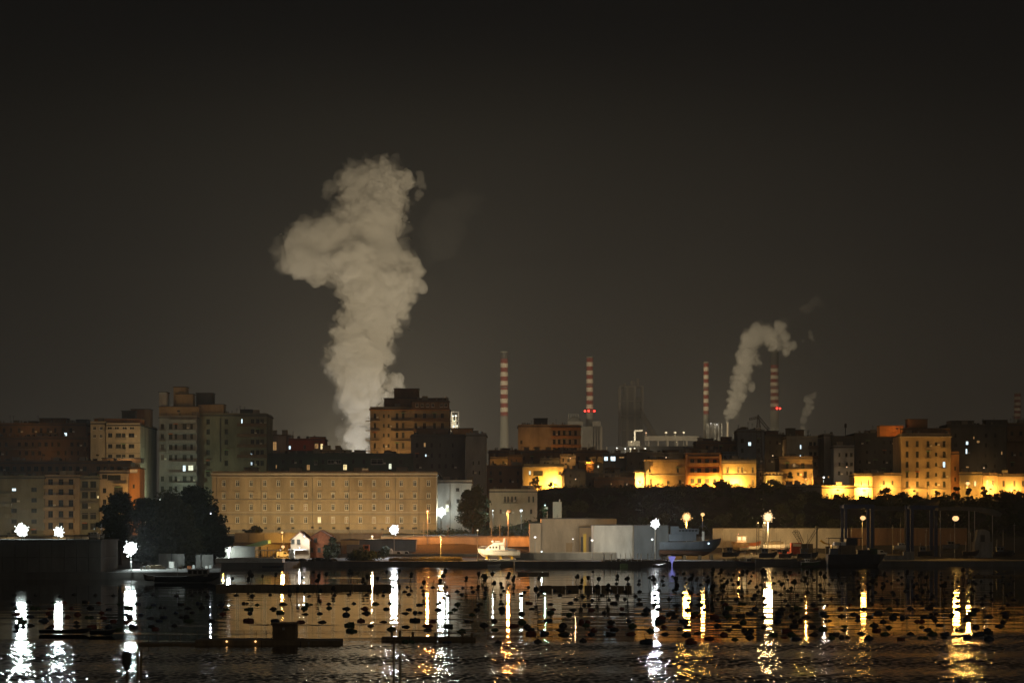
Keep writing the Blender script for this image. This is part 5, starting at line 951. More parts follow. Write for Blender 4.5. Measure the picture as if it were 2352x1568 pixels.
rn = random.Random(31); marks_ = ((1300, 'behind the white hut'), (1345, 'above the beige warehouse parapet'), (1400, 'above the pale warehouse'), (1450, 'below the bright white-lit window'), (1490, 'under the tan house'), (1530, 'above the grey ship stern'), (1570, 'below the low bush of the orange house'), (1610, 'above the grey ship mast'), (1650, 'under the widest cliff-edge bush'), (1700, 'above the dark red fishing boat'), (1745, 'below the tower crane'), (1790, 'above the canvas-covered boat'), (1835, 'below the dim grey low house'), (1880, 'above the excavator'), (1925, 'under the arched door house'), (1965, 'over the blue gantry beam'), (2010, 'below the brightest yellow house'), (2055, 'over the dark gantry frame'), (2100, 'below the tan tower'), (2160, 'over the curved canopy start'), (2215, 'over the middle of the curved canopy'), (2270, 'over the end of the curved canopy'), (2320, 'at the far end of the slope'))
for i, (v, where) in enumerate(marks_):
    for q in range(2):
        y = rn.uniform(892, 915) if q else rn.uniform(925, 948); vv = v + rn.uniform(-18, 18) ; g = ground_z(X(vv, y), y); hgt = rn.uniform(3.0, 6.5)
        tree('%s %s on the dark slope, %s' % (('low rounded tree', 'spreading shrub')[q] if i % 2 else ('ragged tree', 'dense shrub')[q], 'high up' if not q else 'lower down', where), vv, HY - (g + hgt - H) * F / y, rn.uniform(34, 60), y, 400 + i * 2 + q, mat=rn.choice(('leaf', 'leaf', 'leaf2')), name='slope_tree' if not q else 'slope_shrub', clumps=12, n=70, sz=.5, low=.1, group='trees and shrubs on the dark slope')
rnd = random.Random(77); mb = MB()
for _ in range(3400):
    y = rnd.uniform(884, 962); x = rnd.uniform(-14, 330) if rnd.random() < .9 else rnd.uniform(-30, 0)
    z = ground_z(x, y); r = rnd.uniform(.7, 1.7); leaves(mb, (x, y, z + r * .4), (r, r, r * .8), 10, .5, rnd)
struct(mb, 'scrub_undergrowth', M['leaf'], 'stuff')
mb = MB()
for _ in range(900):
    v = rnd.uniform(895, 1060) if rnd.random() < .75 else rnd.uniform(1660, 1900); y = rnd.uniform(779, 790); x = X(v, y); hgt = rnd.uniform(.5, 1.5); dx = rnd.uniform(-.3, .3)
    for k in range(4):
        q = x + rnd.uniform(-.4, .4); mb.add([(q, y, 1.5), (q + .12, y, 1.5), (q + dx + rnd.uniform(-.2, .2), y + rnd.uniform(-.2, .2), 1.6 + hgt)], [(0, 1, 2)])
struct(mb, 'shore_reeds', M['reed'], 'stuff')
# ------------------------------------------------------------------ lamps that are lit in the place
SOD, WHT, WRM, ORG = (1.0, 0.50, 0.10), (0.86, 1.0, 0.97), (1.0, 0.80, 0.50), (1.0, 0.34, 0.07)
_gm = {}
def lens_mat(col, L):
    k = (col, round(L, 1))
    if k not in _gm: _gm[k] = glow('lamp_light', col, L)
    return _gm[k]
def bulb(x, y, z, col, I, par, soft=.22, aim=None, cone=165):
    l = bpy.data.lights.new('bulb', 'SPOT' if aim else 'POINT'); l.color = col; l.energy = I * 4 * math.pi; l.shadow_soft_size = soft
    o = bpy.data.objects.new('bulb', l); COL.objects.link(o); o.parent = par; p = par['_o']; o.location = (x - p[0], y - p[1], z - p[2])
    if aim: l.spot_size = R(cone); l.spot_blend = .25; o.rotation_euler = Vector(aim).to_track_quat('-Z', 'Y').to_euler()
def tint(c): return tuple(min(1, q + .42 * (1 - q)) for q in c)
def lamp(label, vx, vy, Y, col, I, r, kind='post', zb=None, group=None, name=None, cat='lamp', tilt=45, heads=6, aim=None, cone=165):
    x, z = X(vx, Y), Z(vy, Y); zb = ground_z(x, Y) if zb is None else zb
    t = thing(name or {'flood': 'floodlight_mast', 'shield': 'added_facade_light', 'wall': 'wall_lamp', 'plant': 'plant_floodlight', 'works': 'added_works_light'}.get(kind, 'street_lamp'), label, cat, (x, Y, zb), group)
    if kind == 'flood':
        MB().cyl((x, Y + .4, zb), (x, Y + .4, z), .22, .14, 8).build('mast', M['steel'], t)
        r *= .80; rq = random.Random(hash_(label)); j_ = lambda q: q * rq.uniform(.82, 1.18)
        ring = [(0, 0)] + [(6.283 * k / 7, r * .5, .29) for k in range(7)] + [(6.283 * k / 11 + .5, r * .8, .2) for k in range(11)] + [(6.283 * k / 9 + rq.uniform(-.3, .3), j_(r * 1.08), rq.uniform(.08, .17)) for k in range(9)] if heads > 4 else [(.785 + 1.571 * k, r * .55) for k in range(4)]  # outer rings of heads are added to imitate glare around the lamp
        r0 = r; rr = r * (.27 if heads > 4 else .4); area = len(ring) * math.pi * rr * rr
        f = MB(); f.box(x - r, x + r, Y + .30, Y + .42, z - .08, z + .08); f.box(x - .08, x + .08, Y + .30, Y + .42, z - r * .9, z + r * .9); f.build('head_frame', M['steel'], t)
        bulb(x, Y - (.9 if aim else .2), z if aim else z - r * 1.35, col, I, t, r * .8, aim, cone)
        for a, q, *w_ in ring:
            rr = r0 * w_[0] if w_ else rr; hx, hz = x + math.cos(a) * q, z + math.sin(a) * q
            h = MB().cyl((hx, Y + .3, hz), (hx, Y + .02, hz), rr * .7, rr, 8).build('flood_and_glare_head', M['iron'], t)
            MB().ball((hx, Y - .06, hz), rr, rr * .5, rr, 8, 4).build('lens', (lens_mat(tint(col), 5.0) if col[2] > .5 else lens_mat(tuple(c + .18 * (1 - c) for c in col), 1.9) if not w_ or w_[0] > .25 else lens_mat(tuple(c + .08 * (1 - c) for c in col), .95)), h)  # sodium outer lenses are dimmer amber, painting a glow round the core
        return t
    if kind == 'shield':
        MB().cyl((x, Y, zb), (x, Y, z), .07, n=6).build('pole', M['steel'], t)
        h = MB().box(x - .5, x + .5, Y - .1, Y + .12, z - .1, z + .5).build('housing', M['iron'], t)
        MB().quad((x - .45, Y + .13, z - .05), (x - .45, Y + .13, z + .45), (x + .45, Y + .13, z + .45), (x + .45, Y + .13, z - .05)).build('lens', lens_mat(col, I / (.9 * .5)), h)
        return t
    if kind == 'works':
        MB().cyl((x, Y, zb), (x, Y, z), .5, n=6).build('pole', M['plant'], t)
        c, q = math.cos(R(tilt)), math.sin(R(tilt)); h_ = MB().add([(x - r, Y + d_ * c + u * r * -q, z + d_ * q + u * r * c) for d_ in (-.6, 0) for u in (-1, 1)] + [(x + r, Y + d_ * c + u * r * -q, z + d_ * q + u * r * c) for d_ in (-.6, 0) for u in (-1, 1)],
            [(0, 1, 3, 2), (4, 6, 7, 5), (0, 2, 6, 4), (1, 5, 7, 3), (0, 4, 5, 1), (2, 3, 7, 6)]).build('reflector', M['plant'], t)
        MB().quad(*[(x + a_ * r * .95, Y + .05 * c - u * r * .95 * q, z + .05 * q + u * r * .95 * c) for a_, u in ((-1, -1), (-1, 1), (1, 1), (1, -1))]).build('lens', lens_mat(col, I / (4 * r * r * .9)), h_)
        return t
    if kind == 'post':
        MB().cyl((x, Y + r, zb), (x, Y + r, z + r * .4), .11, .07, 8).build('pole', M['steel'], t)
        h = MB().lathe((x, Y, z), [(r * .7, r * .42), (r * .5, r * .65), (r * .2, r * .8)], 10).build('lamp_head', M['iron'], t)
    elif kind == 'wall':
        h = MB().box(x - .1, x + .1, Y, Y + .5, z + r, z + r + .12).build('bracket', M['iron'], t)
    else:
        MB().cyl((x, Y + r, zb), (x, Y + r, z), .4, n=6).build('pole', M['plant'], t)
        h = MB().box(x - r, x + r, Y + r * .9, Y + r * 1.3, z - r * .5, z + r * .5).build('housing', M['plant'], t)
    r *= .6; MB().ball((x, Y, z), r, r, r * .8 if kind == 'post' else r, 10, 6).build('lens', lens_mat(tint(col), 2.4) if col[2] > .5 else lens_mat(tuple(c + .16 * (1 - c) for c in col), 1.5), h); bulb(x, Y - (r + .35 if not aim or aim[1] < 0 else -r - .35), z - .1, col, I, t, r if Y < 2000 else .8, aim, cone)
    return t
# white floodlights along the water
lamp('greenish-white floodlight cluster at the far end of the dark mole', 50, 1217, 641, (0.84, 1, .93), 3400, 1.9, 'flood', 1.5, aim=(0, -.6, .75), cone=122)
lamp('smaller white floodlight cluster on the mole nearer the sailing boat', 135, 1221, 641, (0.84, 1, .95), 1800, 1.4, 'flood', 1.5, aim=(0, -.6, .75), cone=122)
lamp('glaring white floodlight mast on the low quay before the big trees', 300, 1259, 644, WHT, 3200, 2.0, 'flood', 1.6, aim=(.97, -.13, .05))
lamp('white floodlight mast in the yard below the barracks, by the domed tank', 905, 1216, 838, (0.93, .97, 1), 2600, 1.75, 'flood', 2, aim=(0, -1, .25))
lamp('white floodlight mast above the blue-grey warehouse wing', 1505, 1202, 803, (0.95, .97, 1), 2000, 1.55, 'flood', 2, aim=(.3, -1, .3))
lamp('white floodlight fixed low on the front of the low white building', 1013, 1175, 906, WHT, 1000, 1.8, 'flood', 9, aim=(-.2, -1, .2))
lamp('small white lamp beside the low white building window', 1028, 1163, 911.5, WHT, 70, .6, 'wall')
lamp('bright square white worklight on the dark store shed', 525, 1260, 812, WHT, 420, 1.0, 'flood', 1.6, heads=4)
lamp('white lamp on the corner of the pale lean-to house', 699, 1231, 819.5, (1, .95, .88), 130, .42, 'wall')
lamp('white lamp under the canopy of the pale lean-to house', 688, 1257, 818, (1, .95, .9), 110, .35, 'wall')
lamp('white street lamp before the beige two-storey house', 1197, 1172, 905, WHT, 70, .8)
lamp('small white lamp beside the big round tree on the road', 1132, 1172, 890, WHT, 50, .4)
lamp('white lamp lighting the white gate pillar green', 1252, 1160, 896, (.5, 1, .8), 70, .4, 'wall')
lamp('white courtyard lamp between the pinkish block and the slim pale block', 1892, 1096, 1020, (1, .97, .85), 60, .7, zb=26)
lamp('white roof lamp at the corner of the blue-grey blank wall block', 1091, 997, 972, WHT, 30, .6, 'wall')
lamp('tiny white lamp on the edge of the big tree crown by the barracks', 484, 1179, 690, (.8, .85, 1), 18, .3, 'wall')
lamp('small white lamp on a pole against the blue-grey warehouse wing', 1498, 1238, 784, WHT, 420, .55, zb=1.7, aim=(-.2, 1, .12), cone=150)
lamp('round white lamp on the dark pole before the pinkish warehouse bay', 1229, 1233, 815, (1, .9, .78), 230, .6, zb=1.7, aim=(.1, 1, 0), cone=150)
lamp('white lamp on an arm beside the yellow column', 1316, 1237, 818, (1, .92, .8), 160, .35, zb=1.7, aim=(0, 1, 0), cone=150)
lamp('white lamp on the quay corner below the near floodlight', 301, 1289, 600, WHT, 30, .35, zb=1.6)
lamp('twin white ground light at the foot of the beige warehouse', 1244, 1266, 806, WHT, 25, .45, zb=1.6)
# sodium lamps
for v, vy, Y, lab in ((1322, 1100, 982, 'dark flat-roofed house'), (1404, 1099, 986, 'cliff-edge terrace'), (1440, 1112, 975, 'dark low house by the white-lit window'), (1310, 1052, 1040, 'brown row houses'), (1530, 1050, 1036, 'dark house row behind the tan house'), (1775, 1046, 1060, 'grey-brown shadowed block'), (1945, 1072, 1026, 'drying terrace block'), (2260, 1074, 1036, 'wide dark block')):
    lamp('dim amber wall lamp on the front of the ' + lab, v, vy, Y, (1, .6, .25), 22, .35, 'wall', group='added dim lamps of the upper town')  # made-up lamps, added for spots of light on the dim houses
lamp('greenish lamp in the lane below the olive end wall of the cream block', 368, 1146, 950, (.8, 1, .72), 420, .5, 'wall')  # added behind the trees to imitate floodlight glare on the end wall
lamp('small amber lamp on the dark pole over the motor yacht bow', 1097, 1217, 781.5, (1, .80, .50), 1100, .45, zb=1.6, aim=(1, .55, -.35), cone=140)
lamp('orange street lamp on a tall pole at the barracks end', 982, 1174, 857, ORG, 1000, .75, zb=5.8)
lamp('orange street lamp on the road between the big round tree and the warehouse', 1167, 1175, 857, ORG, 1200, .8, zb=5.8)
lamp('yellow lamp on a bent post below the orange-lit parapet wall', 1012, 1234, 784, SOD, 950, .6, zb=1.6)
lamp('yellowish lamp left of the white yard floodlight', 855, 1231, 852, (1, .72, .4), 260, .65, zb=4)
lamp('orange floodlight glowing over the grey ship', 1577, 1187, 836, SOD, 800, 1.85, 'flood', 2)
lamp('slim orange street lamp right of the glowing one over the grey ship', 1614, 1181, 850, SOD, 260, 1.1, zb=2.5)
lamp('large orange floodlight high above the twin lattice tower', 1764, 1187, 850, (1, .62, .24), 1700, 2.15, 'flood', 2.5)
lamp('orange street lamp inside the blue gantry', 1982, 1189, 850, SOD, 260, 1.5, zb=2.5)
lamp('orange street lamp on a tall pole beside the curved canopy', 2195, 1190, 818, SOD, 700, 1.75, zb=1.7, aim=(0, -1, 0), cone=150)
lamp('round amber lamp between the yellow column and the pale warehouse', 1360, 1240, 788, (1, .86, .66), 620, .6, zb=1.7, aim=(.15, 1, .12), cone=150)
lamp('amber lamp in the ochre-lit back wall shed', 650, 1255, 828, SOD, 300, .95, zb=1.7)
lamp('amber lamp glowing under the road wall above the ochre shed', 648, 1222, 858, SOD, 260, .7, zb=6)
lamp('pair-mounted amber lamp left of the slanting green roof', 513, 1251, 822, SOD, 110, .5, zb=1.7)
lamp('amber lamp by the little dark red fishing boat', 1696, 1226, 864, ORG, 60, .3, 'wall')
lamp('small amber lamp at the excavator', 1909, 1252, 840, SOD, 40, .4, zb=2)
lamp('dazzling yellow street lamp before the low yellow house past the tan tower', 2223, 1109.5, 975, SOD, 900, 1.3, zb=25)
# street lamps hidden below the cliff-top bushes that light the upper row
for v, vy, Y, I, lab in ((1470, 1108, 977, 500, 'street lamp in front of the bright yellow annex'), (1512, 1114, 974, 150, 'street lamp below the tan house balcony'), (1645, 1113, 973, 620, 'street lamp behind the wide bush at the yellow house'), (1690, 1113, 972, 480, 'street lamp below the dark-shuttered yellow house'), (1600, 1113, 974, 130, 'street lamp under the orange balcony house'),
                        (1851, 1100, 985, 130, 'balcony lamp on the loggia house'), (1774, 1112, 976, 150, 'street lamp before the small greenish house'), (1275, 1116, 985, 620, 'street lamp in the yellow courtyard'), (1240, 1120, 984, 110, 'street lamp behind the courtyard wall'), (1352, 1060, 1008, 60, 'lamp on the orange gable terrace'),
                        (1925, 1126, 965, 420, 'street lamp before the arched door house'), (1985, 1127, 968, 700, 'street lamp before the brightest yellow house'), (2040, 1124, 968, 260, 'street lamp before the long yellow wall house'), (2100, 1128, 973, 480, 'street lamp at the tan tower foot'), (2150, 1129, 973, 300, 'street lamp near the tan tower corner'), (2275, 1124, 976, 260, 'street lamp before the carved doors'), (2330, 1126, 975, 240, 'street lamp before the plain row house')):
    yl = min([y for a_, b_, y in FRONTS if a_ - 4 <= v <= b_ + 4 and Y - 1 < y < 1000] or [Y + 6]) - 3.4; lamp('sodium ' + lab, v, min(vy, HY - (ground_z(X(v, yl), yl) + 1.3 - H) * F / yl), yl, (1, .49, .095), I * (2.6 if not 2080 < v < 2180 else .6), .4, 'wall' if 'balcony lamp' in lab else 'shield', zb=20.5, group='sodium street lamps of the upper town', name='street_lamp')
# unseen shielded lights added to brighten the barracks and other town fronts
for v, vy, Y, I, c, lab in ((560, 1218, 876, 260, SOD, 'barracks facade, first from the big trees'), (640, 1216, 875, 290, SOD, 'barracks facade, above the pale house'), (718, 1212, 874, 300, SOD, 'barracks facade, behind the brick gable'), (800, 1214, 874, 300, SOD, 'barracks facade, behind the yellow shed'), (878, 1216, 874, 280, SOD, 'barracks facade, beside the white floodlight'), (950, 1214, 875, 300, SOD, 'barracks facade, by the tall orange lamp')):
    lamp('facade light on a road post washing the ' + lab, v, vy, Y, (1, .76, .39), I * 1.7, .5, 'shield', 8.2, 'added lights before the barracks')
for v, vy, Y, I, c, lab in ((1232, 1045, 1168, 420, (1, .50, .17), 'orange apartment block'), (100, 1046, 972, 70, SOD, 'dark brown terrace row'), (60, 1002, 1028, 70, SOD, 'dark red-brown block'), (224, 1046, 946, 60, ORG, 'dark red gable house'), (1160, 1066, 1034, 70, SOD, 'little tan house'), (1300, 1066, 1034, 70, SOD, 'little grey house'), (285, 1030, 925, 330, (1, .66, .3), 'cream corner block'), (900, 1040, 995, 420, (1, .58, .22), 'brown central tower block'), (2050, 1000, 1000, 0, SOD, ''), (700, 1046, 1035, 110, ORG, 'low red house'), (410, 945, 950, 30, SOD, 'orange penthouse'), (20, 1226, 862, 150, (1, .72, .34), 'olive flats'), (135, 1226, 862, 200, (1, .66, .28), 'balconied flats'), (205, 1226, 862, 110, (1, .8, .5), 'shadowed loggia flats'), (300, 1142, 882, 200, (1, .5, .12), 'narrow orange house'), (250, 1060, 925, 90, SOD, 'dark flats by the red gable'), (2060, 985, 992, 60, ORG, 'orange roof cabin of the tan tower')):
    if I: lamp('shielded amber light under the front of the ' + lab, v, vy, Y, c, I, .5, 'shield', Z(vy, Y) - 1.6, 'added facade lights in the town')
# steelworks lamps: small bright points, and unseen big floods added to light the plumes and chimneys
for v, vy, Y, I, c, r, lab in ((1530, 993, 2990, 9000, (1, .8, .4), 2.2, 'first of the three yellow lamps on the conveyor'), (1551, 993, 2990, 9000, (1, .8, .4), 2.2, 'second of the three yellow lamps on the conveyor'), (1570.5, 993, 2990, 9000, (1, .8, .4), 2.2, 'third of the three yellow lamps on the conveyor'), (1484, 993.5, 2990, 4000, (1, .5, .2), 1.5, 'dimmer orange lamp at the conveyor start'),
                            (1448, 1030, 2490, 9000, (1, .85, .5), 1.8, 'wide lamp at the pump house foot'), (1458, 1030, 2490, 9000, (1, .85, .5), 1.8, 'lamp right of the pump house foot'), (1482, 1030, 2490, 9000, (1, .88, .6), 1.6, 'lamp at the end of the works shed'), (1436, 1030, 2490, 6000, (1, 1, .85), 1.4, 'pale lamp left of the pump house'), (1417, 1028, 2490, 5000, (1, 1, .9), 1.1, 'small lamp far along the works shed'), (1450, 1014, 2690, 3000, (1, .8, .45), .9, 'lamp on the pump house wall'),
                            (1633, 972, 3040, 2500, (1, .95, .85), 1.0, 'lamp on the round tank rim, near the chimney'), (1647, 974, 3040, 2500, (1, .95, .85), 1.0, 'lamp on the round tank rim, away from the chimney'),
                            (1040, 955, 2590, 4000, (.8, 1, .8), 1.4, 'upper lamp of the plant tower'), (1047, 954.5, 2590, 5000, (.85, 1, .85), 1.6, 'upper bright lamp of the plant tower'), (1043, 966, 2590, 2500, (.7, 1, .6), 1.0, 'middle greenish lamp of the plant tower'), (1042, 979, 2590, 6000, (.85, 1, .85), 1.7, 'wide low lamp of the plant tower'), (1050, 977, 2590, 3500, (.85, 1, .85), 1.1, 'low side lamp of the plant tower')):
    lamp(lab, v, vy, Y, c, I * .03, r * .8, 'plant', 8, 'steelworks lamps', 'plant_lamp')
for v, z_, Y, I, c, lab in ((780, 60, 2480, 520000, (1, .79, .49), 'steam column, hidden below the barracks roof line'), (960, 60, 2480, 440000, (1, .81, .52), 'steam column, behind the central tower'), (825, 60, 2930, 22000, (.9, .95, 1), 'steam column foot'), (1700, 60, 2550, 290000, (1, .80, .50), 'leaning plume and chimneys'), (1440, 50, 3100, 16000, (1, .6, .3), 'blast furnace yard'), (1200, 60, 2760, 40000, (1, .82, .55), 'lone chimney')):
    x = X(v, Y); lamp('tall works floodlight lighting the ' + lab, v, HY - (z_ - H) * F / Y, Y, c, I, 3.0, 'works', 8, 'added works floodlights', tilt=30)
for v, vt in ((630, 1205), (705, 1207), (720, 1199), (830, 1206), (877, 1207), (973, 1198), (1029, 1208), (1128, 1198), (1148, 1206)):
    t = thing('unlit_post', 'slim unlit post on the waterfront road, %s' % {630: 'above the slanting green roof', 705: 'above the pale lean-to house', 720: 'over the brick gable house', 830: 'left of the yellowish lamp', 877: 'where the orange parapet begins', 973: 'next to the tall orange lamp', 1029: 'under the low white building', 1128: 'below the small white road lamp', 1148: 'before the beige two-storey house'}[v], 'post', (X(v, 863), 863, 8), 'posts along the waterfront road')
    MB().cyl((X(v, 863), 863.6, 7.5), (X(v, 863), 863.6, Z(vt, 863)), .08, .06, 6).build('pole', M['steel'], t); MB().box(X(v, 863) - .5, X(v, 863) + .1, 863.5, 863.7, Z(vt, 863) + .004, Z(vt, 863) + .12).build('arm', M['steel'], t)
t = thing('phone_mast', 'thin antenna mast with a box head on the dark skyline', 'mast', (X(1942, 1060), 1060, 26)); MB().cyl((X(1942, 1060), 1060, 26), (X(1942, 1060), 1060, Z(972, 1060)), .18, n=6).build('pole', M['iron'], t); MB().box(X(1939.5, 1060), X(1944.5, 1060), 1059.5, 1060.5, Z(982, 1060), Z(973, 1060)).build('antenna_box', M['iron'], t)

van('white van parked before the whitish wall, near the lattice tower', 1772, 864, 'hullw', 2.6); van('red pickup beside the crawler crane cab', 1806, 858, 'redp', 2.5); van('pale van under the blue gantry beam', 2022, 846, 'tarp', 2.3); van('dark van in the shade beyond the curved canopy', 2316, 846, 'hullk', 2.3); van('white van by the pale lean-to house', 650, 832, 'hullw', 1.9)
dm = MB().lathe((0, 0, 0), [(.29, 0), (.3, .04), (.3, .3), (.315, .32), (.3, .34), (.3, .86), (.27, .9)], 10)
dms = [dm.mesh('oil_drum', M[q]) for q in ('blue', 'redp', 'hullw', 'rust')]; rn = random.Random(8)
for i, (v, Y_, nm, w_) in enumerate(((1665, 842, 1, 'before the ship keel blocks'), (1668, 842, 3, 'beside the red drum at the ship keel blocks'), (1726, 846, 2, 'left of the lattice tower foot'), (1760, 846, 0, 'at the lattice tower foot'), (1764, 847, 2, 'second from the lattice tower foot'), (1796, 850, 1, 'below the hoist frame'), (1800, 851, 2, 'next to the red drum below the hoist frame'), (1870, 842, 3, 'by the thick steel pole'), (1873, 842, 0, 'right at the thick steel pole foot'), (1925, 838, 2, 'behind the barge deckhouse'), (2070, 838, 1, 'beside the pale store container'), (2110, 838, 0, 'inside the darker gantry portal'))):
    o = bpy.data.objects.new('oil_drum', dms[nm]); COL.objects.link(o); o.location = (X(v, Y_), Y_, ground_z(X(v, Y_), Y_) if Y_ > 838 else 1.62); tag(o, '%s oil drum %s' % (('blue', 'red', 'white', 'rusty')[nm], w_), 'drum', 'oil drums in the boatyard')
small_boat('small white skiff on trestles before the whitish wall, past the dark red boat', 1700, 1722, 1263, 1257, 846, ('hullw', 'redp', 'hullw'), None, name='skiff', sheer=.4, beam=1.8)
small_boat('blue-hulled skiff leaning by the crawler crane tracks', 1786, 1812, 1268, 1261, 838, ('blue', 'hullw', 'hullw'), None, name='skiff', sheer=.4, beam=1.8)
small_boat('white sailing boat hauled out between the gantry legs', 2052, 2092, 1262, 1252, 846, ('hullw', 'hullg', 'hullw'), (2064, 2078, 1247, 'glass'), name='sailing_boat', sheer=.5, mast=((2070, 1188),), beam=2.2)
small_boat('pale cabin boat laid up under the curved canopy', 2166, 2206, 1262, 1251, 832, ('concrete', 'hullk', 'concrete'), (2178, 2192, 1243, 'glass'), name='cabin_boat', sheer=.5, mast=((2184, 1225),), beam=2.2)
small_boat('small green fishing boat moored against the quay edge by the crane', 1842, 1884, 1299, 1291, 772, ('buoyg', 'hullw', 'hullw'), (1850, 1860, 1284, 'glass'), sheer=.5, mast=((1864, 1268),), beam=2)
small_boat('dark fishing boat moored below the grey ship, mast upright', 1690, 1734, 1300, 1291, 771, ('hullk', 'redp', 'concrete'), (1716, 1726, 1283, 'glass'), sheer=.6, bow=-1, mast=((1712, 1262),), beam=2.2)
small_boat('grey open boat moored left of the violet beacon', 1500, 1530, 1303, 1296, 762, ('hullg', 'hullw', 'hullw'), None, name='rowing_boat', sheer=.4, beam=1.6)
small_boat('white open boat moored in front of the motor yacht platform', 1120, 1150, 1302, 1296, 769, ('hullw', 'blue', 'hullw'), None, name='rowing_boat', sheer=.4, beam=1.6)
for v0, v1, vk, vd, Y_, mt, cab, ms, lab in ((1660, 1700, 1278, 1268, 812, 'hullk', (1670, 1682, 1257, 'glass'), 1222, 'dark laid-up fishing boat in front of the dark red one, mast standing'), (1744, 1786, 1280, 1270, 806, 'hullk', (1750, 1764, 1260, 'glass'), 1230, 'dark laid-up boat under the large orange floodlight'), (1790, 1822, 1281, 1272, 804, 'rust', (1798, 1808, 1264, 'glass'), 1240, 'rusty laid-up boat before the crawler crane'), (1832, 1880, 1282, 1271, 802, 'hullk', (1840, 1856, 1260, 'framed'), 1226, 'black laid-up trawler between the crawler crane and the barge'), (2108, 2146, 1276, 1266, 812, 'hullk', (2114, 2126, 1256, 'glass'), 1224, 'dark laid-up boat inside the darker gantry portal'), (2212, 2250, 1276, 1266, 810, 'hullk', None, 1222, 'dark laid-up hull before the pale site cabin'), (2282, 2330, 1278, 1267, 808, 'hullk', (2290, 2306, 1256, 'glass'), 1216, 'dark laid-up boat at the far end of the boatyard')):
    small_boat(lab, v0, v1, vk, vd, Y_, (mt, 'iron', 'hullg'), cab, sheer=.6, mast=(((v0 + v1) / 2, ms), ((v0 * .8 + v1 * .2), ms + 22)), beam=2.6, group='boats laid up in the boatyard')
for v, vt, lab in ((2050, 1205, 'thin pale mast post between the gantries'), (2128, 1212, 'thin pale mast post inside the darker portal'), (1955, 1212, 'thin dark mast post beside the first gantry leg'), (1660, 1210, 'thin mast post at the grey ship bow'), (2330, 1200, 'thin pale post beyond the site cabin'), (1280, 1180, 'thin post with a red tip above the beige warehouse roof')):
    solo(MB().cyl((X(v, 852), 852, 2.5), (X(v, 852), 852, Z(vt, 852)), .09, .06, 6).box(X(v, 852) - .4, X(v, 852) + .4, 851.95, 852.05, Z(vt + 6, 852), Z(vt + 5, 852)), 'mast_post', M['steel'], lab, 'post', (X(v, 852), 852, 2.5))

# ------------------------------------------------------------------ on the water: floats, stakes, rafts
def Yw(vy, z=0): return F * (H - z) / (vy - HY)
used = set()
def unique(make, adj):
    for e in (adj, '', 'tilted ' + adj):
        if make(e) not in used: break
    used.add(make(e)); return make(e)
def buoy_mesh(kind, mat):
    mb = MB()
    if kind == 'round': mb.lathe((0, 0, 0), [(.25, -.35), (.5, -.22), (.62, 0), (.56, .24), (.38, .42), (.14, .5), (.12, .62), (.05, .64)], 12)
    elif kind == 'barrel':
        mb.cyl((-.62, 0, .12), (.62, 0, .12), .36, n=10); mb.cyl((-.3, 0, .12), (-.22, 0, .12), .40, n=10); mb.cyl((.22, 0, .12), (.3, 0, .12), .40, n=10); mb.box(-.08, .08, -.05, .05, .44, .6)
    elif kind == 'twin': mb.ball((-.42, 0, .1), .42, .42, .38, 10, 6); mb.ball((.42, .1, .08), .42, .42, .36, 10, 6); mb.bar((-.42, 0, .42), (.42, .1, .4), .06)
    else: mb.ball((0, 0, .05), .75, .55, .34, 12, 6); mb.ball((.1, 0, .28), .4, .35, .2, 10, 5)
    return mb.mesh('mussel_buoy', M[mat], sm=True)
bm_ = {(k, m): buoy_mesh(k, m) for k in ('round', 'barrel', 'twin', 'slack') for m in ('buoyk', 'buoyb', 'buoyr', 'buoyg')}
CN = {'buoyk': 'black', 'buoyb': 'blue-black', 'buoyr': 'faded red', 'buoyg': 'weedy green'}; KN = {'round': 'round', 'barrel': 'barrel-shaped', 'twin': 'paired', 'slack': 'flat slack'}
marks = [(50, 'greenish-white floodlight'), (135, 'smaller mole floodlight'), (300, 'glaring quay floodlight'), (425, 'moored trawler'), (525, 'square worklight'), (650, 'amber shed lamp'), (780, 'shoreline bush'), (855, 'domed tank'), (905, 'white yard floodlight'), (985, 'tall orange lamp'), (1012, 'low white building'), (1080, 'reed bed'), (1145, 'motor yacht'), (1167, 'orange road lamp'), (1215, 'pinkish warehouse bay'), (1260, 'beige warehouse'), (1310, 'beige warehouse door'), (1360, 'yellow column'), (1410, 'pier piles'), (1450, 'pale warehouse'), (1505, 'white warehouse floodlight'), (1543, 'violet beacon'), (1577, 'orange floodlight'), (1614, 'slim orange lamp'), (1690, 'red fishing boat'), (1764, 'large orange floodlight'), (1838, 'crawler crane'), (1905, 'excavator'), (1982, 'blue gantry lamp'), (2045, 'barge bow'), (2120, 'darker gantry portal'), (2195, 'curved canopy lamp'), (2258, 'site cabin'), (2320, 'log boom')]
rows = [(1397, 15, 540, 12), (1418, 15, 440, 10), (1384, 15, 330, 8), (1438, 15, 420, 9), (1474, 850, 1650, 7), (1466, 1550, 2300, 14), (1456, 1180, 2310, 22), (1447, 20, 2300, 30), (1438, 780, 2320, 26), (1427, 20, 2320, 36), (1417, 1500, 2320, 22), (1409, 20, 2330, 40), (1398, 560, 2330, 34), (1387, 330, 2330, 40), (1376, 1300, 2340, 28), (1367, 20, 2340, 52), (1358, 640, 2340, 44), (1349, 560, 1340, 26), (1341, 1400, 2340, 34), (1333, 1450, 2340, 28), (1325, 1480, 2340, 30), (1317, 1500, 2330, 26)]; mass = MB()
rn = random.Random(2024); placed = []
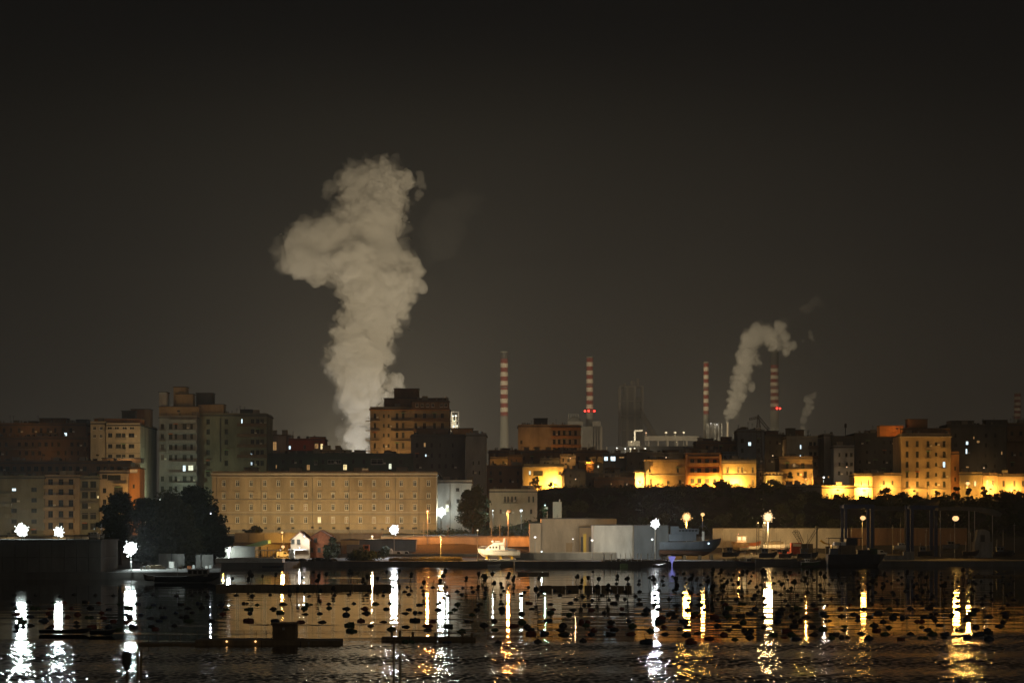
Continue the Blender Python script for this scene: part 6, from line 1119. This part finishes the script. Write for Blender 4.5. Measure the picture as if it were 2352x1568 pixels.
for (vy, a, b, n) in rows:
    for k in range(n):
        v = a + (b - a) * (k + rn.uniform(.2, .8)) / n; y_ = vy + rn.uniform(-2.5, 2.5)
        if 440 < v < 790 and 1436 < y_ < 1490 or 310 < v < 440 and y_ > 1450: continue
        if len(placed) >= 299:
            Yb = Yw(y_); q_ = rn.uniform(.6, .9); mass.lathe((X(v, Yb), Yb, 0), [(.3 * q_, -.2), (.55 * q_, 0), (.5 * q_, .16), (.2 * q_, .28), (.08 * q_, .36)], 8); continue
        kind = rn.choices(('round', 'barrel', 'twin', 'slack'), (5, 3, 1.2, 3))[0]; m_ = rn.choices(('buoyk', 'buoyb', 'buoyr', 'buoyg'), (5, 3, 2, 2))[0]
        Yb = Yw(y_); x = X(v, Yb); o = bpy.data.objects.new('mussel_buoy', bm_[(kind, m_)]); COL.objects.link(o)
        o.location = (x, Yb, -.05); o.rotation_euler = (rn.uniform(-.15, .15), rn.uniform(-.2, .2), rn.uniform(-.6, .6)); s = rn.uniform(.64, 1.04); o.scale = (s, s, s * rn.uniform(.7, .95))
        mk_ = min(marks, key=lambda q: abs(q[0] - v)); side = 'under' if abs(mk_[0] - v) < 12 else ('before' if v < mk_[0] else 'past')
        zone = 'quayside rows' if vy < 1350 else 'far rows' if vy < 1380 else 'middle rows' if vy < 1415 else 'nearer rows' if vy < 1445 else 'last rows'
        lab = unique(lambda e: '%s%s %s buoy in the %s, %s the %s' % (e, CN[m_], KN[kind], zone, side, mk_[1]), 'small ' if s < .76 else 'large ' if s > .92 else '')
        tag(o, lab, 'buoy', 'mussel farm buoys'); placed.append((v, y_))
struct(mass, 'mussel_floats', M['buoyk'], 'stuff')
def stake_mesh(i):
    rr = random.Random(900 + i); mb = MB(); hgt = rr.uniform(1.6, 2.9); dx = rr.uniform(.2, .5)
    mb.cyl((-dx, 0, -1), (dx * .5, 0, hgt), .06, .045, 5)
    if i % 3: mb.cyl((dx, .1, -1), (-dx * .4, .1, hgt * rr.uniform(.8, 1)), .055, .04, 5)
    if i % 4 != 3:
        for _ in range(3): mb.ball((rr.uniform(-.25, .25), rr.uniform(-.1, .1), hgt * rr.uniform(.55, .85)), rr.uniform(.25, .45), .25, rr.uniform(.25, .5), 7, 5)
    return mb.mesh('mussel_stake', M['net'])
sm = [stake_mesh(i) for i in range(7)]; SN = ('leaning stake hung with nets', 'crossed pair of stakes hung with nets', 'crossed stakes with a drooping net bundle', 'bare leaning stake', 'netted leaning stake', 'wide-crossed netted stakes', 'short netted stake pair')
for k in range(130):
    q = rn.random(); vy = rn.choice((1332, 1338, 1350, 1362, 1372)) + rn.uniform(-3, 3)
    v = rn.uniform(690, 1300) if q < .35 else rn.uniform(1300, 2240) if q < .93 else rn.uniform(520, 690)
    Yb = Yw(vy); i = rn.randrange(7); o = bpy.data.objects.new('mussel_stake', sm[i]); COL.objects.link(o); o.location = (X(v, Yb), Yb, 0); o.rotation_euler = (0, 0, rn.uniform(-.5, .5)); s = rn.uniform(.8, 1.2); o.scale = (s, s, s)
    mk_ = min(marks, key=lambda p: abs(p[0] - v)); lab = unique(lambda e: '%s%s %s, %s the %s' % (e, SN[i], 'by the far quay' if vy < 1345 else 'mid-water', 'under' if abs(mk_[0] - v) < 12 else 'before' if v < mk_[0] else 'past', mk_[1]), 'short ' if s < .93 else 'tall ' if s > 1.07 else '').replace('standing ', '').replace('the far quay', 'the quay')
    tag(o, lab, 'stake', 'mussel farm stakes')
def floatline(label, v0, v1, vy, h, name='floating_walkway'):
    Yb = Yw(vy + 3); t = thing(name, label, 'walkway', (X((v0 + v1) / 2, Yb), Yb, 0), 'floating walkways'); n = max(3, int((v1 - v0) / 45)); a, b = X(v0, Yb), X(v1, Yb)
    for i in range(n): MB().box(a + (b - a) * i / n + .08, a + (b - a) * (i + 1) / n - .08, Yb, Yb + 2.2, -.3, h - (.05 if i % 2 else 0)).build('deck_section', M['wood'], t)
    return t
floatline('long dark floating walkway across the calm water before the trawler side', 495, 900, 1350, .95)
floatline('dark floating walkway between the netted stakes, before the warehouses', 1238, 1330, 1352, .9)
floatline('short dark floating walkway in front of the pale warehouse', 1342, 1400, 1352, .9); floatline('dark floating walkway piece right under the white warehouse floodlight', 1402, 1452, 1352, .9)
floatline('thin dark log boom at the far right water edge', 2222, 2420, 1321, .5); floatline('small dark raft close to the quay by the beige warehouse', 1188, 1262, 1317, .7)
# raft with a hut
Yr = Yw(1481); x = lambda v: X(v, Yr); t = thing('raft_house', 'long mussel raft with a plank hut, rails and two tiny amber lamps', 'raft', (x(560), Yr, 0)); dk = Z(1469, Yr)
for i, (a, b) in enumerate(((448, 520), (521, 600), (601, 690), (691, 781))): MB().box(x(a), x(b), Yr, Yr + 5, -.3, dk - .06 * (i == 3)).build('hull_section', M['wood'], t)
MB().box(x(315), x(447), Yr, Yr + 3, -.2, Z(1476, Yr)).build('low_float', M['wood'], t)
h = MB().box(x(623), x(677), Yr + 1.2, Yr + 4, dk + .004, Z(1434, Yr)).build('hut', M['wood'], t)
for k in range(10): MB().box(x(623 + 5.4 * k) + .03, x(623 + 5.4 * (k + 1)) - .03, Yr + 1.12, Yr + 1.19, dk + .01, Z(1435, Yr)).build('plank', M['wood'], h)
MB().box(x(620), x(680), Yr + .9, Yr + 4.3, Z(1434, Yr) + .004, Z(1431, Yr)).build('hut_roof', M['wood'], h)
MB().box(x(646), x(652), Yr + 1.08, Yr + 1.115, Z(1447, Yr), Z(1441, Yr)).build('hut_window', M['dimwarm'] if False else M['steel'], h)
mb = MB()
for v in (452, 478, 505, 532, 560, 588, 612): mb.bar((x(v), Yr + .3, dk), (x(v), Yr + .3, Z(1448, Yr)), .05)
mb.bar((x(450), Yr + .3, Z(1448, Yr)), (x(618), Yr + .3, Z(1448, Yr)), .05); mb.build('railing', M['wood'], t)
mb = MB()
for v in (318, 340, 362, 388, 414): mb.bar((x(v), Yr + .3, Z(1476, Yr)), (x(v), Yr + .3, Z(1457, Yr)), .06)
mb.bar((x(316), Yr + .3, Z(1457, Yr)), (x(418), Yr + .3, Z(1457, Yr)), .06); mb.build('low_railing', M['wood'], t)
for v in (521, 587): MB().ball((x(v), Yr - .1, Z(1472, Yr)), .10).build('raft_lamp', lens_mat((1, .55, .2), 2.5), t)
for v in (707,): MB().box(x(v), x(v + 4), Yr - .08, Yr - .004, .1, dk - .2).build('fender', M['concrete'], t)
Yr = Yw(1471); t = thing('work_raft', 'narrow work raft with open posts crossing the white yard reflection', 'raft', (x(990), Yr, 0)); dk = Z(1463, Yr)
for a, b in ((876, 940), (942, 1005), (1007, 1092)): MB().box(x(a), x(b), Yr, Yr + 3, -.3, dk).build('deck_section', M['wood'], t)
mb = MB()
for v in (900, 918, 948, 1000, 1030, 1062, 1084): mb.box(x(v) - .14, x(v) + .14, Yr + .2, Yr + .5, dk, Z(1447 + (v % 7), Yr))
mb.build('post', M['wood'], t); MB().bar((x(898), Yr + .4, Z(1446, Yr)), (x(1086), Yr + .4, Z(1449, Yr)), .10).build('rail', M['wood'], t)
# near posts
Yn = Yw(1590); x = lambda v: X(v, Yn)
t = thing('paddle_sign_post', 'paddle-shaped dark marker board on a pole rising from the near water', 'marker', (x(293), Yn, 0)); MB().cyl((x(292), Yn, -2), (x(292), Yn, Z(1500, Yn)), .11, .1, 8).build('pole', M['wood'], t)
MB().prism([(x(a), Z(b, Yn)) for a, b in ((287, 1538), (297, 1538), (303, 1520), (304, 1503), (299, 1494), (284, 1494), (280, 1505), (281, 1522))], Yn - .2, Yn - .11).build('board', M['iron'], t)
for v, vt, lab in ((315, 1488, 'plain dark pole beside the paddle marker'), (322, 1492, 'second dark pole by the paddle marker, slightly shorter'), (904, 1462, 'dark mooring pole under the work raft, first of two'), (918, 1500, 'shorter dark mooring pole right of the one under the work raft')):
    solo(MB().cyl((x(v), Yn, -2), (x(v) + .05, Yn, Z(vt, Yn)), .10, .09, 8).cyl((x(v), Yn, Z(vt, Yn) - .3), (x(v), Yn, Z(vt, Yn) - .2), .13, n=8), 'mooring_pole', M['wood'], lab, 'pole', (x(v), Yn, 0))
# sea birds' and fishermen's small skiffs among the rows
small_boat('flat dark skiff lying crosswise below the two mole floodlight reflections', 88, 205, 1455, 1447, Yw(1456), ('hullk', 'wood', 'wood'), None, name='skiff', sheer=.3, beam=2)
small_boat('small dark punt between the skiff and the paddle marker', 205, 262, 1458, 1448, Yw(1459), ('hullk', 'wood', 'wood'), None, name='punt', sheer=.15, beam=1.5)
